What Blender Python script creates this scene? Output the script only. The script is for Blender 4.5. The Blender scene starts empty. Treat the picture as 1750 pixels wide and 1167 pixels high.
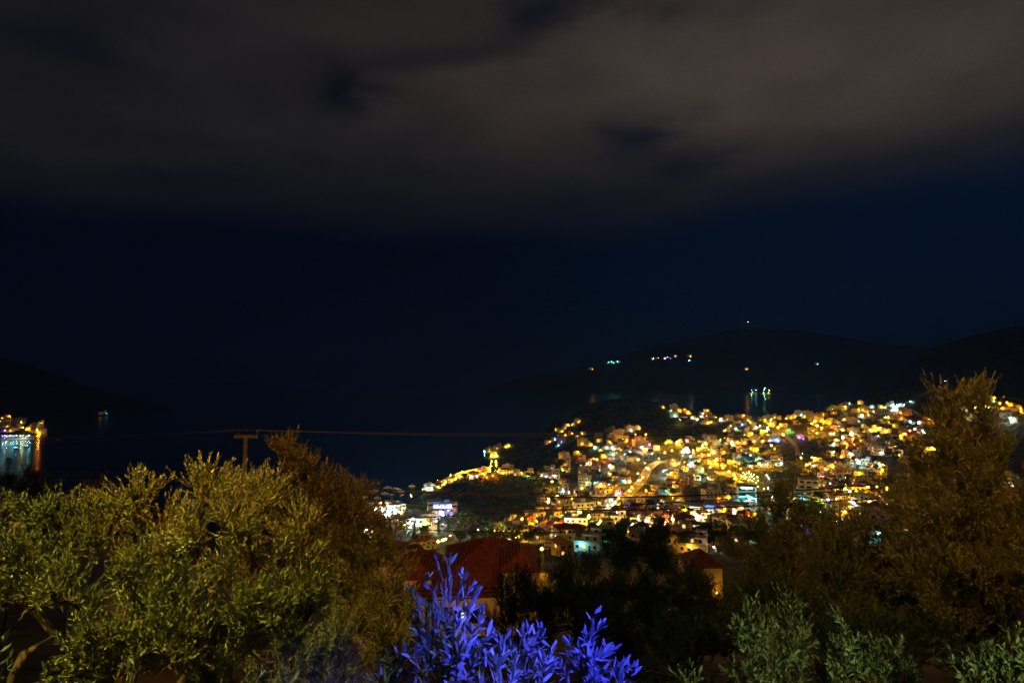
import bpy, math, random
import numpy as np
from mathutils import Vector, Matrix
from mathutils.bvhtree import BVHTree
from mathutils.noise import fractal, noise_vector

R = math.radians
rnd = random.Random(7)
nr = np.random.default_rng(11)
SC = bpy.context.scene
DENOISE = True
HAZE = 1.15e-4
COL = SC.collection

# ------------------------------------------------------------------ camera geometry
# F, U0, V0: focal length and centre of a 1750 x 1167 frame; CZ: camera height above the sea
F, U0, V0, CZ = 972.0, 875.0, 583.5, 110.0
PITCH = math.atan((645.0 - V0) / F)
cp, sp = math.cos(PITCH), math.sin(PITCH)

def ray(u, v):
    a, b = u - U0, V0 - v
    return Vector((a, F * cp - b * sp, F * sp + b * cp)).normalized()

def P(u, v, D):
    r = ray(u, v)
    return Vector((0, 0, CZ)) + r * (D / r.y)

def pix(p):
    x, y, z = p[0], p[1], p[2] - CZ
    f = y * cp + z * sp
    up = -y * sp + z * cp
    return U0 + F * x / f, V0 - F * up / f

# ------------------------------------------------------------------ materials
def mat(name, col=(0.5, 0.5, 0.5), rough=0.8, var=0.0, scale=4.0, spec=0.3, bump=0.0, col2=None, metal=0.0, bscale=None):
    m = bpy.data.materials.new(name)
    m.use_nodes = True
    nt = m.node_tree
    b = nt.nodes['Principled BSDF']
    b.inputs['Roughness'].default_value = rough
    b.inputs['Specular IOR Level'].default_value = spec
    b.inputs['Metallic'].default_value = metal
    b.inputs['Base Color'].default_value = (*col, 1)
    if var or col2 or bump:
        tc = nt.nodes.new('ShaderNodeTexCoord')
        n = nt.nodes.new('ShaderNodeTexNoise')
        n.inputs['Scale'].default_value = scale
        n.inputs['Detail'].default_value = 6
        nt.links.new(tc.outputs['Object'], n.inputs['Vector'])
        if var or col2:
            rp = nt.nodes.new('ShaderNodeValToRGB')
            c2 = col2 or tuple(min(1, c * (1 + var)) for c in col)
            c1 = col if col2 else tuple(c * (1 - var) for c in col)
            rp.color_ramp.elements[0].color = (*c1, 1)
            rp.color_ramp.elements[1].color = (*c2, 1)
            rp.color_ramp.elements[0].position = 0.35
            rp.color_ramp.elements[1].position = 0.65
            nt.links.new(n.outputs['Fac'], rp.inputs['Fac'])
            nt.links.new(rp.outputs['Color'], b.inputs['Base Color'])
        if bump:
            bn = nt.nodes.new('ShaderNodeBump')
            bn.inputs['Strength'].default_value = bump
            src = n
            if bscale:
                src = nt.nodes.new('ShaderNodeTexNoise')
                src.inputs['Scale'].default_value = bscale
                src.inputs['Detail'].default_value = 4
                nt.links.new(tc.outputs['Object'], src.inputs['Vector'])
            nt.links.new(src.outputs['Fac'], bn.inputs['Height'])
            nt.links.new(bn.outputs['Normal'], b.inputs['Normal'])
    return m

def emis(name, col, s):
    m = bpy.data.materials.new(name)
    m.use_nodes = True
    nt = m.node_tree
    nt.nodes.clear()
    e = nt.nodes.new('ShaderNodeEmission')
    e.inputs['Color'].default_value = (*col, 1)
    e.inputs['Strength'].default_value = s
    o = nt.nodes.new('ShaderNodeOutputMaterial')
    nt.links.new(e.outputs[0], o.inputs['Surface'])
    return m

LAMPCOL = dict(a=(1, .42, .002), y=(1, .60, .022), w=(1, .88, .68), c=(.16, .85, 1), b=(.04, .1, 1), g=(.04, 1, .22),
               m=(1, .12, .6), r=(1, .05, .02), o=(1, .20, .002), p=(.35, .08, 1))
LAMPWORD = dict(a='amber', y='pale yellow', w='white', c='cyan', b='deep blue', g='green', m='magenta', r='red', o='orange', p='violet')
LAMPS = {k: emis('lamp_glow_' + LAMPWORD[k].replace(' ', '_'), c, 560) for k, c in LAMPCOL.items()}
STREET = {k: emis('street_lamp_glow_' + LAMPWORD[k].replace(' ', '_'), c, 6000) for k, c in LAMPCOL.items()}
M = {}
M['white'] = mat('wall_white', (.58, .55, .50), .85, .15, .6)
M['cream'] = mat('wall_cream', (.50, .43, .31), .85, .12, .6)
M['ochre'] = mat('wall_ochre', (.45, .31, .15), .85, .12, .6)
M['pink'] = mat('wall_rose', (.58, .40, .32), .85, .12, .6)
M['grey'] = mat('wall_grey', (.28, .27, .25), .85, .15, .6)
M['concrete'] = mat('concrete', (.30, .28, .25), .9, .2, 1.5)
M['slab'] = mat('roof_slab', (.40, .37, .33), .9, .2, 1.0)
M['asphalt'] = mat('asphalt', (.06, .058, .055), .85, .25, .6)
M['paving'] = mat('paving', (.24, .22, .19), .85, .25, .5)
M['glass'] = mat('window_glass', (.015, .018, .02), .08, spec=.6)
M['lit'] = emis('lit_window_glow', (1, .62, .2), 1.6)
M['litw'] = emis('lit_window_glow_white', (.9, 1, .95), 1.8)
M['wood'] = mat('wood_brown', (.12, .07, .04), .75, .3, 8)
M['metal'] = mat('metal_dark', (.05, .05, .05), .45, metal=.6)
M['pole'] = mat('pole_concrete', (.27, .20, .13), .9, .15, 3)
M['ceramic'] = mat('insulator_brown', (.035, .022, .018), .3)
M['cable'] = mat('cable_black', (.02, .017, .014), .6)
M['wire'] = mat('wire_copper_brown', (.28, .16, .07), .6)
M['hull'] = mat('boat_hull_white', (.65, .65, .63), .35)
M['hullb'] = mat('boat_hull_wood', (.16, .08, .04), .4)
M['rubber'] = mat('rubber', (.02, .02, .02), .8)
CARP = [mat('car_paint_' + n, c, .3, spec=.6) for n, c in (('silver', (.35, .35, .36)), ('white', (.7, .7, .7)), ('black', (.02, .02, .022)), ('blue', (.03, .06, .16)), ('red', (.3, .03, .025)))]
M['pool'] = emis('lit_pool_water', (.02, .45, .8), 1.0)
M['bluesign'] = emis('blue_sign_glow', (.05, .18, 1), 3.0)
M['shop'] = emis('shop_front_glow', (.95, .97, 1), 5.0)
M['shopc'] = emis('cool_strip_glow', (.35, .95, 1), 4.0)

def tile_mat():
    m = mat('roof_tile_red', (.20, .05, .025), .8, .35, 2.2)
    nt = m.node_tree
    b = nt.nodes['Principled BSDF']
    tc = nt.nodes.new('ShaderNodeTexCoord')
    w = nt.nodes.new('ShaderNodeTexWave')
    w.inputs['Scale'].default_value = 1.1
    w.inputs['Distortion'].default_value = .4
    w.inputs['Detail'].default_value = 1
    nt.links.new(tc.outputs['Object'], w.inputs['Vector'])
    bn = nt.nodes.new('ShaderNodeBump')
    bn.inputs['Strength'].default_value = .7
    bn.inputs['Distance'].default_value = .4
    nt.links.new(w.outputs['Fac'], bn.inputs['Height'])
    nt.links.new(bn.outputs['Normal'], b.inputs['Normal'])
    return m
M['tile'] = tile_mat()
M['tileo'] = mat('roof_tile_orange', (.38, .14, .05), .8, .3, 2.0)

def leaf_mat(name, top, under, trans=.15, rough=.5):
    m = bpy.data.materials.new(name)
    m.use_nodes = True
    nt = m.node_tree
    b = nt.nodes['Principled BSDF']
    b.inputs['Roughness'].default_value = rough
    b.inputs['Specular IOR Level'].default_value = .35
    g = nt.nodes.new('ShaderNodeNewGeometry')
    mx = nt.nodes.new('ShaderNodeMixRGB')
    mx.inputs[1].default_value = (*top, 1)
    mx.inputs[2].default_value = (*under, 1)
    nt.links.new(g.outputs['Backfacing'], mx.inputs[0])
    hs = nt.nodes.new('ShaderNodeHueSaturation')
    mr = nt.nodes.new('ShaderNodeMapRange')
    mr.inputs[3].default_value = .6
    mr.inputs[4].default_value = 1.45
    nt.links.new(g.outputs['Random Per Island'], mr.inputs[0])
    nt.links.new(mr.outputs[0], hs.inputs['Value'])
    nt.links.new(mx.outputs[0], hs.inputs['Color'])
    nt.links.new(hs.outputs[0], b.inputs['Base Color'])
    t = nt.nodes.new('ShaderNodeBsdfTranslucent')
    nt.links.new(hs.outputs[0], t.inputs['Color'])
    ms = nt.nodes.new('ShaderNodeMixShader')
    ms.inputs[0].default_value = trans
    nt.links.new(b.outputs[0], ms.inputs[1])
    nt.links.new(t.outputs[0], ms.inputs[2])
    nt.links.new(ms.outputs[0], nt.nodes['Material Output'].inputs['Surface'])
    return m
M['olive'] = leaf_mat('olive_leaf', (.088, .098, .022), (.15, .165, .075), .06)
M['oliveb'] = leaf_mat('olive_leaf_silver', (.19, .23, .15), (.10, .13, .07), .08)
M['olived'] = leaf_mat('olive_leaf_dark', (.062, .070, .022), (.085, .09, .045))
M['oleander'] = leaf_mat('long_leaf_dark', (.04, .055, .018), (.07, .08, .04))
M['crown'] = leaf_mat('town_tree_leaf', (.05, .07, .022), (.06, .08, .03), .1, .7)
M['bark'] = mat('bark', (.085, .055, .032), .9, .4, 12, bump=.4)
M['twig'] = mat('twig_bark', (.12, .10, .06), .8)

# ------------------------------------------------------------------ mesh helpers
class MB:
    def __init__(s): s.v, s.f, s.mi = [], [], []
    def add(s, vs, fs, m=0):
        o = len(s.v)
        s.v += [tuple(v) for v in vs]
        s.f += [tuple(i + o for i in f) for f in fs]
        s.mi += [m] * len(fs)
    def box(s, x0, x1, y0, y1, z0, z1, m=0):
        s.add([(x0, y0, z0), (x1, y0, z0), (x1, y1, z0), (x0, y1, z0), (x0, y0, z1), (x1, y0, z1), (x1, y1, z1), (x0, y1, z1)],
              [(0, 3, 2, 1), (4, 5, 6, 7), (0, 1, 5, 4), (1, 2, 6, 5), (2, 3, 7, 6), (3, 0, 4, 7)], m)
    def tube(s, pts, rad, n=6, m=0, caps=True):
        pts = [Vector(p) for p in pts]
        if not isinstance(rad, (list, tuple)): rad = [rad] * len(pts)
        vs, fs = [], []
        for i, p in enumerate(pts):
            t = (pts[min(i + 1, len(pts) - 1)] - pts[max(i - 1, 0)])
            t = t.normalized() if t.length > 1e-9 else Vector((0, 0, 1))
            a = t.orthogonal().normalized() if i == 0 else (a - t * a.dot(t)).normalized()
            b = t.cross(a)
            for k in range(n):
                an = 2 * math.pi * k / n
                vs.append(p + (a * math.cos(an) + b * math.sin(an)) * rad[i])
        for i in range(len(pts) - 1):
            for k in range(n):
                fs.append((i * n + k, i * n + (k + 1) % n, (i + 1) * n + (k + 1) % n, (i + 1) * n + k))
        if caps:
            fs.append(tuple(range(n - 1, -1, -1)))
            fs.append(tuple(range((len(pts) - 1) * n, len(pts) * n)))
        s.add(vs, fs, m)
    def ball(s, c, r, m=0, seg=6, rings=4, sz=1.0):
        c = Vector(c)
        vs = [c + Vector((0, 0, r * sz))]
        for i in range(1, rings):
            th = math.pi * i / rings
            for k in range(seg):
                an = 2 * math.pi * k / seg
                vs.append(c + Vector((r * math.sin(th) * math.cos(an), r * math.sin(th) * math.sin(an), r * sz * math.cos(th))))
        vs.append(c - Vector((0, 0, r * sz)))
        fs = [(0, 1 + k, 1 + (k + 1) % seg) for k in range(seg)]
        for i in range(rings - 2):
            for k in range(seg):
                a = 1 + i * seg
                fs.append((a + k, a + seg + k, a + seg + (k + 1) % seg, a + (k + 1) % seg))
        a = 1 + (rings - 2) * seg
        fs += [(a + k, len(vs) - 1, a + (k + 1) % seg) for k in range(seg)]
        s.add(vs, fs, m)
    def mesh(s, name, mats, smooth=False):
        me = bpy.data.meshes.new(name)
        me.from_pydata(s.v, [], s.f)
        for m in (mats if isinstance(mats, (list, tuple)) else [mats]): me.materials.append(m)
        me.polygons.foreach_set('material_index', s.mi)
        if smooth: me.polygons.foreach_set('use_smooth', [True] * len(s.f))
        me.update()
        return me
    def build(s, name, mats, parent=None, smooth=False):
        return obj(name, s.mesh(name, mats, smooth), parent)

def obj(name, me, parent=None, loc=None, rz=0, m=None):
    o = bpy.data.objects.new(name, me)
    COL.objects.link(o)
    if parent is not None: o.parent = parent
    if loc is not None: o.location = loc
    if rz: o.rotation_euler = (0, 0, rz)
    if m is not None and me is not None:
        o.material_slots[0].link = 'OBJECT'
        o.material_slots[0].material = m
    return o

def tag(o, label=None, cat=None, group=None, kind=None):
    if label: o['label'] = label
    if cat: o['category'] = cat
    if group: o['group'] = group
    if kind: o['kind'] = kind
    return o

def empty(name, loc, rz=0, sc=1.0):
    o = bpy.data.objects.new(name, None)
    COL.objects.link(o)
    o.empty_display_size = .1
    o.location = loc
    o.rotation_euler = (0, 0, rz)
    o.scale = (sc, sc, sc)
    return o

def np_mesh(name, V, loops, starts, totals, mats, smooth=False, mi=None):
    me = bpy.data.meshes.new(name)
    me.vertices.add(len(V))
    me.vertices.foreach_set('co', np.ascontiguousarray(V, dtype=np.float32).ravel())
    me.loops.add(len(loops))
    me.loops.foreach_set('vertex_index', loops.astype(np.int32))
    me.polygons.add(len(starts))
    me.polygons.foreach_set('loop_start', starts.astype(np.int32))
    for m in mats: me.materials.append(m)
    if mi is not None: me.polygons.foreach_set('material_index', mi.astype(np.int32))
    if smooth: me.polygons.foreach_set('use_smooth', np.ones(len(starts), dtype=bool))
    me.update(calc_edges=True)
    return me

# ------------------------------------------------------------------ terrain
ctl = []                                        # (u, D, z)
def cv(*rows):
    for u, v, D in rows: ctl.append((u, D, P(u, v, D).z))
def cz(*rows):
    for r in rows: ctl.append(r)
prof = [(1, 108.3), (2.5, 107.6), (6, 105.4), (12, 103), (25, 98.5), (45, 89.5), (62, 84), (90, 76)]
for u in (-900, -300, 150, 500, 875, 1250, 1600, 2000, 2700):
    for D, z in prof: cz((u, D, z))
for u in (-900, -300, 200, 560):
    cz((u, 150, 58), (u, 250, 32), (u, 350, 10), (u, 430, -3), (u, 520, -8), (u, 700, -14), (u, 1000, -18), (u, 1700, -25))
cz((600, 150, 60), (600, 250, 33), (620, 340, 12), (620, 420, 2.5), (620, 478, 1.8), (620, 510, -4), (650, 470, 2), (680, 480, 3), (690, 515, -3), (620, 650, -10))
cz((720, 150, 61), (900, 150, 61), (1100, 150, 61), (1300, 160, 61), (1600, 160, 64), (1900, 160, 68), (2700, 160, 70))
cv((720, 940, 270), (900, 935, 250), (800, 915, 330), (1000, 925, 260), (700, 905, 340), (1100, 920, 270), (1250, 925, 260))
cv((700, 880, 420), (720, 862, 440), (760, 840, 470), (840, 811, 530), (920, 811, 545), (820, 850, 450), (830, 885, 380), (880, 868, 405), (880, 832, 490))
cz((740, 545, 4), (740, 575, -3), (760, 568, 4), (760, 600, -5), (840, 630, 5), (840, 680, -4), (800, 600, 4), (800, 640, -5), (845, 740, -4), (815, 760, -6), (840, 790, 1.5), (862, 720, 3))
cz((740, 700, -10), (740, 900, -15), (800, 900, -12), (820, 840, -5), (835, 860, 4), (860, 850, 7), (880, 930, 3), (850, 980, -6), (780, 1100, -18), (900, 1100, -8), (700, 1700, -25))
cv((900, 770, 830), (950, 760, 780), (950, 735, 860), (987, 721, 880), (1000, 770, 700), (1000, 800, 620), (1000, 840, 500), (1000, 875, 410), (935, 850, 470), (930, 810, 600), (925, 872, 410),
   (940, 718, 940), (975, 702, 950), (1010, 689, 955), (1050, 681, 960), (1090, 681, 955), (1130, 689, 930), (1180, 702, 900), (1240, 712, 870), (1290, 715, 850), (1340, 710, 850), (1400, 700, 850), (1450, 689, 850), (1500, 676, 850), (1560, 661, 850), (1620, 655, 870), (1700, 660, 900), (1750, 664, 920),
   (1045, 746, 760), (1090, 736, 790), (1150, 722, 820), (1100, 710, 870), (1100, 770, 690), (1130, 800, 610), (1080, 830, 520), (1120, 870, 400), (1100, 900, 325), (1180, 880, 350), (1180, 770, 680), (1200, 742, 760),
   (1250, 730, 800), (1300, 770, 650), (1250, 810, 560), (1280, 830, 515), (1200, 835, 480), (1240, 865, 380), (1320, 830, 500), (1340, 790, 600), (1370, 770, 650), (1400, 730, 740), (1440, 710, 790), (1500, 700, 800),
   (1450, 750, 680), (1500, 770, 610), (1450, 800, 550), (1520, 750, 660), (1600, 700, 780), (1600, 770, 600), (1480, 840, 430), (1400, 850, 420), (1600, 850, 400), (1700, 720, 700), (1700, 800, 500), (1750, 690, 800))
cz((2000, 300, 50), (2000, 500, 50), (2000, 800, 85), (2000, 950, 100), (2700, 300, 70), (2700, 600, 80), (2700, 950, 110), (1700, 280, 48))
for u in (940, 1010, 1090, 1180, 1290, 1400): cz((u, 1130, -4), (u, 1300, -20), (u, 1700, -30))
cz((1500, 1150, 35), (1560, 1150, 55), (1500, 1350, -12), (1600, 1350, -12), (1750, 1200, 60), (1750, 1500, -10), (1600, 1700, -30), (2000, 1300, 70), (2000, 1700, 10), (2700, 1300, 80), (2700, 1700, 40))
C = np.array(ctl)
LB = 1.25
def feat(u, D): return np.stack([np.asarray(u) / 420.0, np.log(np.asarray(D)) * LB * 1.6], -1)
X = feat(C[:, 0], C[:, 1])
def tps(r2): return np.where(r2 > 1e-12, .5 * r2 * np.log(np.maximum(r2, 1e-12)), 0)
n = len(C)
K = tps(((X[:, None] - X[None]) ** 2).sum(-1)) + np.eye(n) * 2e-4
A = np.zeros((n + 3, n + 3))
A[:n, :n] = K; A[:n, n] = 1; A[:n, n + 1:] = X; A[n, :n] = 1; A[n + 1:, :n] = X.T
W = np.linalg.solve(A, np.concatenate([C[:, 2], np.zeros(3)]))
def terrain_z(u, D):
    Y = feat(u, D)
    out = np.empty(len(Y))
    for i in range(0, len(Y), 20000):
        y = Y[i:i + 20000]
        out[i:i + 20000] = tps(((y[:, None] - X[None]) ** 2).sum(-1)) @ W[:n] + W[n] + y @ W[n + 1:]
    return out

NU, ND = 330, 360
us = np.linspace(-900, 2700, NU)
Ds = np.concatenate([[-6.0, -2.0, .4], np.exp(np.linspace(0, math.log(1700), ND - 3))])
UU, DD = np.meshgrid(us, Ds)
zz = terrain_z(UU.ravel(), np.maximum(DD, 1).ravel()).reshape(UU.shape)
XX = (UU - U0) / F * np.maximum(DD, 4.0)
def vnoise(x, y, s, a):                          # cheap smooth value noise for the heightfield
    out = np.zeros_like(x)
    r2 = np.random.default_rng(5)
    for k in range(5):
        for j in range(3):
            th, ph = r2.uniform(0, 6.28), r2.uniform(0, 6.28)
            out += a * np.sin((x * math.cos(th) + y * math.sin(th)) / s + ph + 1.7 * np.sin((x * math.sin(th) - y * math.cos(th)) / (s * 1.7))) / 3
        s *= .52; a *= .55
    return out
far = np.clip((DD - 60) / 300, 0, 1)
zz = zz + vnoise(XX, DD, 34, 1.1) * far
zz = np.where((zz > -1.2) & (zz < .5) & (DD > 100), zz * .6 - .05, zz)
V = np.stack([XX, DD, zz], -1).reshape(-1, 3)
i, j = np.meshgrid(np.arange(ND - 1), np.arange(NU - 1), indexing='ij')
a = (i * NU + j).ravel()
quads = np.stack([a, a + 1, a + NU + 1, a + NU], -1)
def grid_obj(name, V, quads, m):
    me = np_mesh(name, V, quads.ravel(), np.arange(len(quads)) * 4, None, [m], True)
    return tag(obj(name, me), kind='structure')

def ground_mat(name='scrub_ground', c1=(.022, .02, .012), c2=(.075, .06, .036), s1=.05, s2=.6):
    m = mat(name, c1, .95, col2=c2, scale=s1, spec=.1, bump=.8, bscale=s2)
    nt = m.node_tree
    b = nt.nodes['Principled BSDF']
    tc = [x for x in nt.nodes if x.type == 'TEX_COORD'][0]
    n2 = nt.nodes.new('ShaderNodeTexNoise')
    n2.inputs['Scale'].default_value = s2
    n2.inputs['Detail'].default_value = 8
    nt.links.new(tc.outputs['Object'], n2.inputs['Vector'])
    mx = nt.nodes.new('ShaderNodeMixRGB')
    mx.blend_type = 'MULTIPLY'
    mx.inputs[0].default_value = 1
    r = nt.nodes.new('ShaderNodeValToRGB')
    r.color_ramp.elements[0].position = .38
    r.color_ramp.elements[1].position = .62
    r.color_ramp.elements[0].color = (.25, .28, .22, 1)
    r.color_ramp.elements[1].color = (1.3, 1.25, 1.1, 1)
    nt.links.new(n2.outputs['Fac'], r.inputs['Fac'])
    src = b.inputs['Base Color'].links[0].from_socket
    nt.links.new(src, mx.inputs[1])
    nt.links.new(r.outputs[0], mx.inputs[2])
    nt.links.new(mx.outputs[0], b.inputs['Base Color'])
    return m
M['ground'] = ground_mat()
_g = M['ground'].node_tree
_b = _g.nodes['Principled BSDF']
_at = _g.nodes.new('ShaderNodeAttribute'); _at.attribute_name = 'paved'
_mx = _g.nodes.new('ShaderNodeMixRGB'); _mx.inputs[2].default_value = (.21, .175, .125, 1)
_src = _b.inputs['Base Color'].links[0].from_socket
_g.links.new(_at.outputs['Fac'], _mx.inputs[0]); _g.links.new(_src, _mx.inputs[1]); _g.links.new(_mx.outputs[0], _b.inputs['Base Color'])
ground = grid_obj('ground', V, quads, M['ground'])
BV = BVHTree.FromPolygons([tuple(p) for p in V], [tuple(q) for q in quads])

def hit(u, v):
    r = ray(u, v)
    o = Vector((0, 0, CZ))
    h = BV.ray_cast(o + r * 30, r)
    return h[0]
def down(x, y, default=None):
    h = BV.ray_cast(Vector((x, y, 900)), Vector((0, 0, -1)))
    return h[0].z if h[0] is not None else default
def base_at(u, v, h=0.0):
    """ground point of a thing whose top, h metres above it, shows at (u, v)"""
    p = hit(u, v)
    if p is None: return None
    if h:
        p2 = hit(u, v + h * F / p.y)
        p = p2 or p
    return p if p.z > -.3 else None

# ridges beyond the bay
def ridge(name, sil, base, Dr, back, m, amp=14, nv=46, nu=150, ns=140, prof=1.25):
    su = [s[0] for s in sil]
    uu = np.linspace(su[0], su[-1], nu)
    vv = np.interp(uu, su, [s[1] for s in sil])
    dr = np.interp(uu, [d[0] for d in Dr], [d[1] for d in Dr])
    db = np.interp(uu, [d[0] for d in base], [d[1] for d in base])
    zr = np.array([P(a_, b_, c_).z for a_, b_, c_ in zip(uu, vv, dr)])
    rows = []
    for t in np.linspace(0, 1.5, nv):
        if t <= 1:
            D = db + (dr - db) * t
            z = -4 + (zr + 4) * t ** prof
        else:
            D = dr + back * (t - 1) * 2
            z = zr - (zr + 30) * ((t - 1) * 2) ** 1.4
        x = (uu - U0) / F * D
        w = min(1, t * 4) * (1 - .75 * max(0, 1 - abs(t - 1) * 3))
        z = z + vnoise(x, D, ns, amp) * w * np.clip(zr / 120, 0, 1)
        rows.append(np.stack([x, D, z], -1))
    Vv = np.concatenate(rows)
    i, j = np.meshgrid(np.arange(nv - 1), np.arange(nu - 1), indexing='ij')
    a = (i * nu + j).ravel()
    q = np.stack([a, a + 1, a + nu + 1, a + nu], -1)
    return grid_obj(name, Vv, q, m), BVHTree.FromPolygons([tuple(p) for p in Vv], [tuple(x) for x in q])
M['hillfar'] = ground_mat('far_scrub_ground', (.02, .02, .013), (.05, .045, .03), .008, .06)
hill, BH = ridge('hill', [(-500, 540), (-250, 565), (-100, 585), (0, 612), (50, 624), (100, 641), (150, 659), (200, 676), (250, 691), (300, 702), (325, 706)],
      [(-500, 980), (-100, 1060), (0, 1075), (62, 1040), (90, 1110), (120, 1200), (180, 1596), (250, 1760), (325, 1850)],
      [(-500, 2400), (0, 2100), (200, 2000), (325, 1880)], 900, M['hillfar'], 10, ns=90)
mount, BM = ridge('mountains', [(820, 672), (870, 650), (920, 639), (1000, 626), (1040, 616), (1085, 600), (1130, 588), (1170, 582), (1215, 571), (1250, 563), (1275, 558), (1300, 561), (1350, 564), (1400, 569), (1450, 577), (1500, 585), (1550, 591), (1620, 596), (1700, 590), (1900, 570)],
      [(820, 4200), (1000, 4100), (1280, 3960), (1600, 3900), (1900, 3900)],
      [(820, 4600), (920, 5000), (1280, 6200), (1900, 6300)], 2500, M['hillfar'], 30, ns=420, prof=1.1)
mount2, BM2 = ridge('mountains', [(1480, 672), (1530, 634), (1570, 603), (1600, 590), (1640, 580), (1680, 571), (1720, 562), (1750, 556), (1900, 520), (2300, 480)],
      [(1480, 2600), (1700, 1750), (1900, 1700), (2300, 1600)], [(1480, 2900), (1600, 2900), (2300, 2900)], 1500, M['hillfar'], 14, ns=200)

# water
mw = bpy.data.materials.new('sea_water')
mw.use_nodes = True
b = mw.node_tree.nodes['Principled BSDF']
b.inputs['Base Color'].default_value = (.003, .006, .010, 1)
b.inputs['Roughness'].default_value = .17
b.inputs['IOR'].default_value = 1.33
tc = mw.node_tree.nodes.new('ShaderNodeTexCoord')
nz = mw.node_tree.nodes.new('ShaderNodeTexNoise')
nz.inputs['Scale'].default_value = .25
nz.inputs['Detail'].default_value = 4
bp = mw.node_tree.nodes.new('ShaderNodeBump')
bp.inputs['Strength'].default_value = .12
bp.inputs['Distance'].default_value = .6
mw.node_tree.links.new(tc.outputs['Object'], nz.inputs['Vector'])
mw.node_tree.links.new(nz.outputs['Fac'], bp.inputs['Height'])
mw.node_tree.links.new(bp.outputs['Normal'], b.inputs['Normal'])
w = MB()
w.add([(-9000, 120, 0), (12000, 120, 0), (12000, 16000, 0), (-9000, 16000, 0)], [(0, 1, 2, 3)])
tag(w.build('water', mw), kind='structure')

# ------------------------------------------------------------------ houses
def hip_roof(mb, x0, x1, y0, y1, z, h, ov=.5, m=0):
    x0 -= ov; x1 += ov; y0 -= ov; y1 += ov
    w_, d_ = x1 - x0, y1 - y0
    if w_ >= d_:
        a, b_ = (x0 + d_ / 2, (y0 + y1) / 2, z + h), (x1 - d_ / 2, (y0 + y1) / 2, z + h)
        if w_ - d_ < .1: b_ = (a[0] + .05, a[1], a[2])
        fs = [(0, 1, 5, 4), (2, 3, 4, 5), (1, 2, 5), (3, 0, 4)]
    else:
        a, b_ = ((x0 + x1) / 2, y0 + w_ / 2, z + h), ((x0 + x1) / 2, y1 - w_ / 2, z + h)
        fs = [(0, 1, 4), (1, 2, 5, 4), (2, 3, 5), (3, 0, 4, 5)]
    mb.add([(x0, y0, z), (x1, y0, z), (x1, y1, z), (x0, y1, z), a, b_], fs + [(3, 2, 1, 0)], m)
    mb.box(x0, x1, y0, y1, z - .16, z - .003, m)

def gable_roof(mb, x0, x1, y0, y1, z, h, ov=.5, m=0):
    xm = (x0 + x1) / 2
    x0 -= ov; x1 += ov; y0 -= ov; y1 += ov
    t = .18
    mb.add([(x0, y0, z), (xm, y0, z + h), (x1, y0, z), (x1, y0, z + t), (xm, y0, z + h + t), (x0, y0, z + t),
            (x0, y1, z), (xm, y1, z + h), (x1, y1, z), (x1, y1, z + t), (xm, y1, z + h + t), (x0, y1, z + t)],
           [(0, 1, 4, 5), (1, 2, 3, 4), (7, 6, 11, 10), (8, 7, 10, 9), (5, 4, 10, 11), (4, 3, 9, 10), (0, 6, 7, 1), (1, 7, 8, 2), (0, 5, 11, 6), (3, 2, 8, 9)], m)

def winmesh(w_, h_):
    m = MB(); m.box(-w_ / 2, w_ / 2, -.05, .05, 0, h_); return m.mesh('window', M['glass'])
WIN = winmesh(1.3, 1.3); DOOR = winmesh(1.8, 2.1); WDOOR = MB(); WDOOR.box(-.5, .5, -.05, .05, 0, 2.1); WDOOR = WDOOR.mesh('door', M['wood'])

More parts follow.
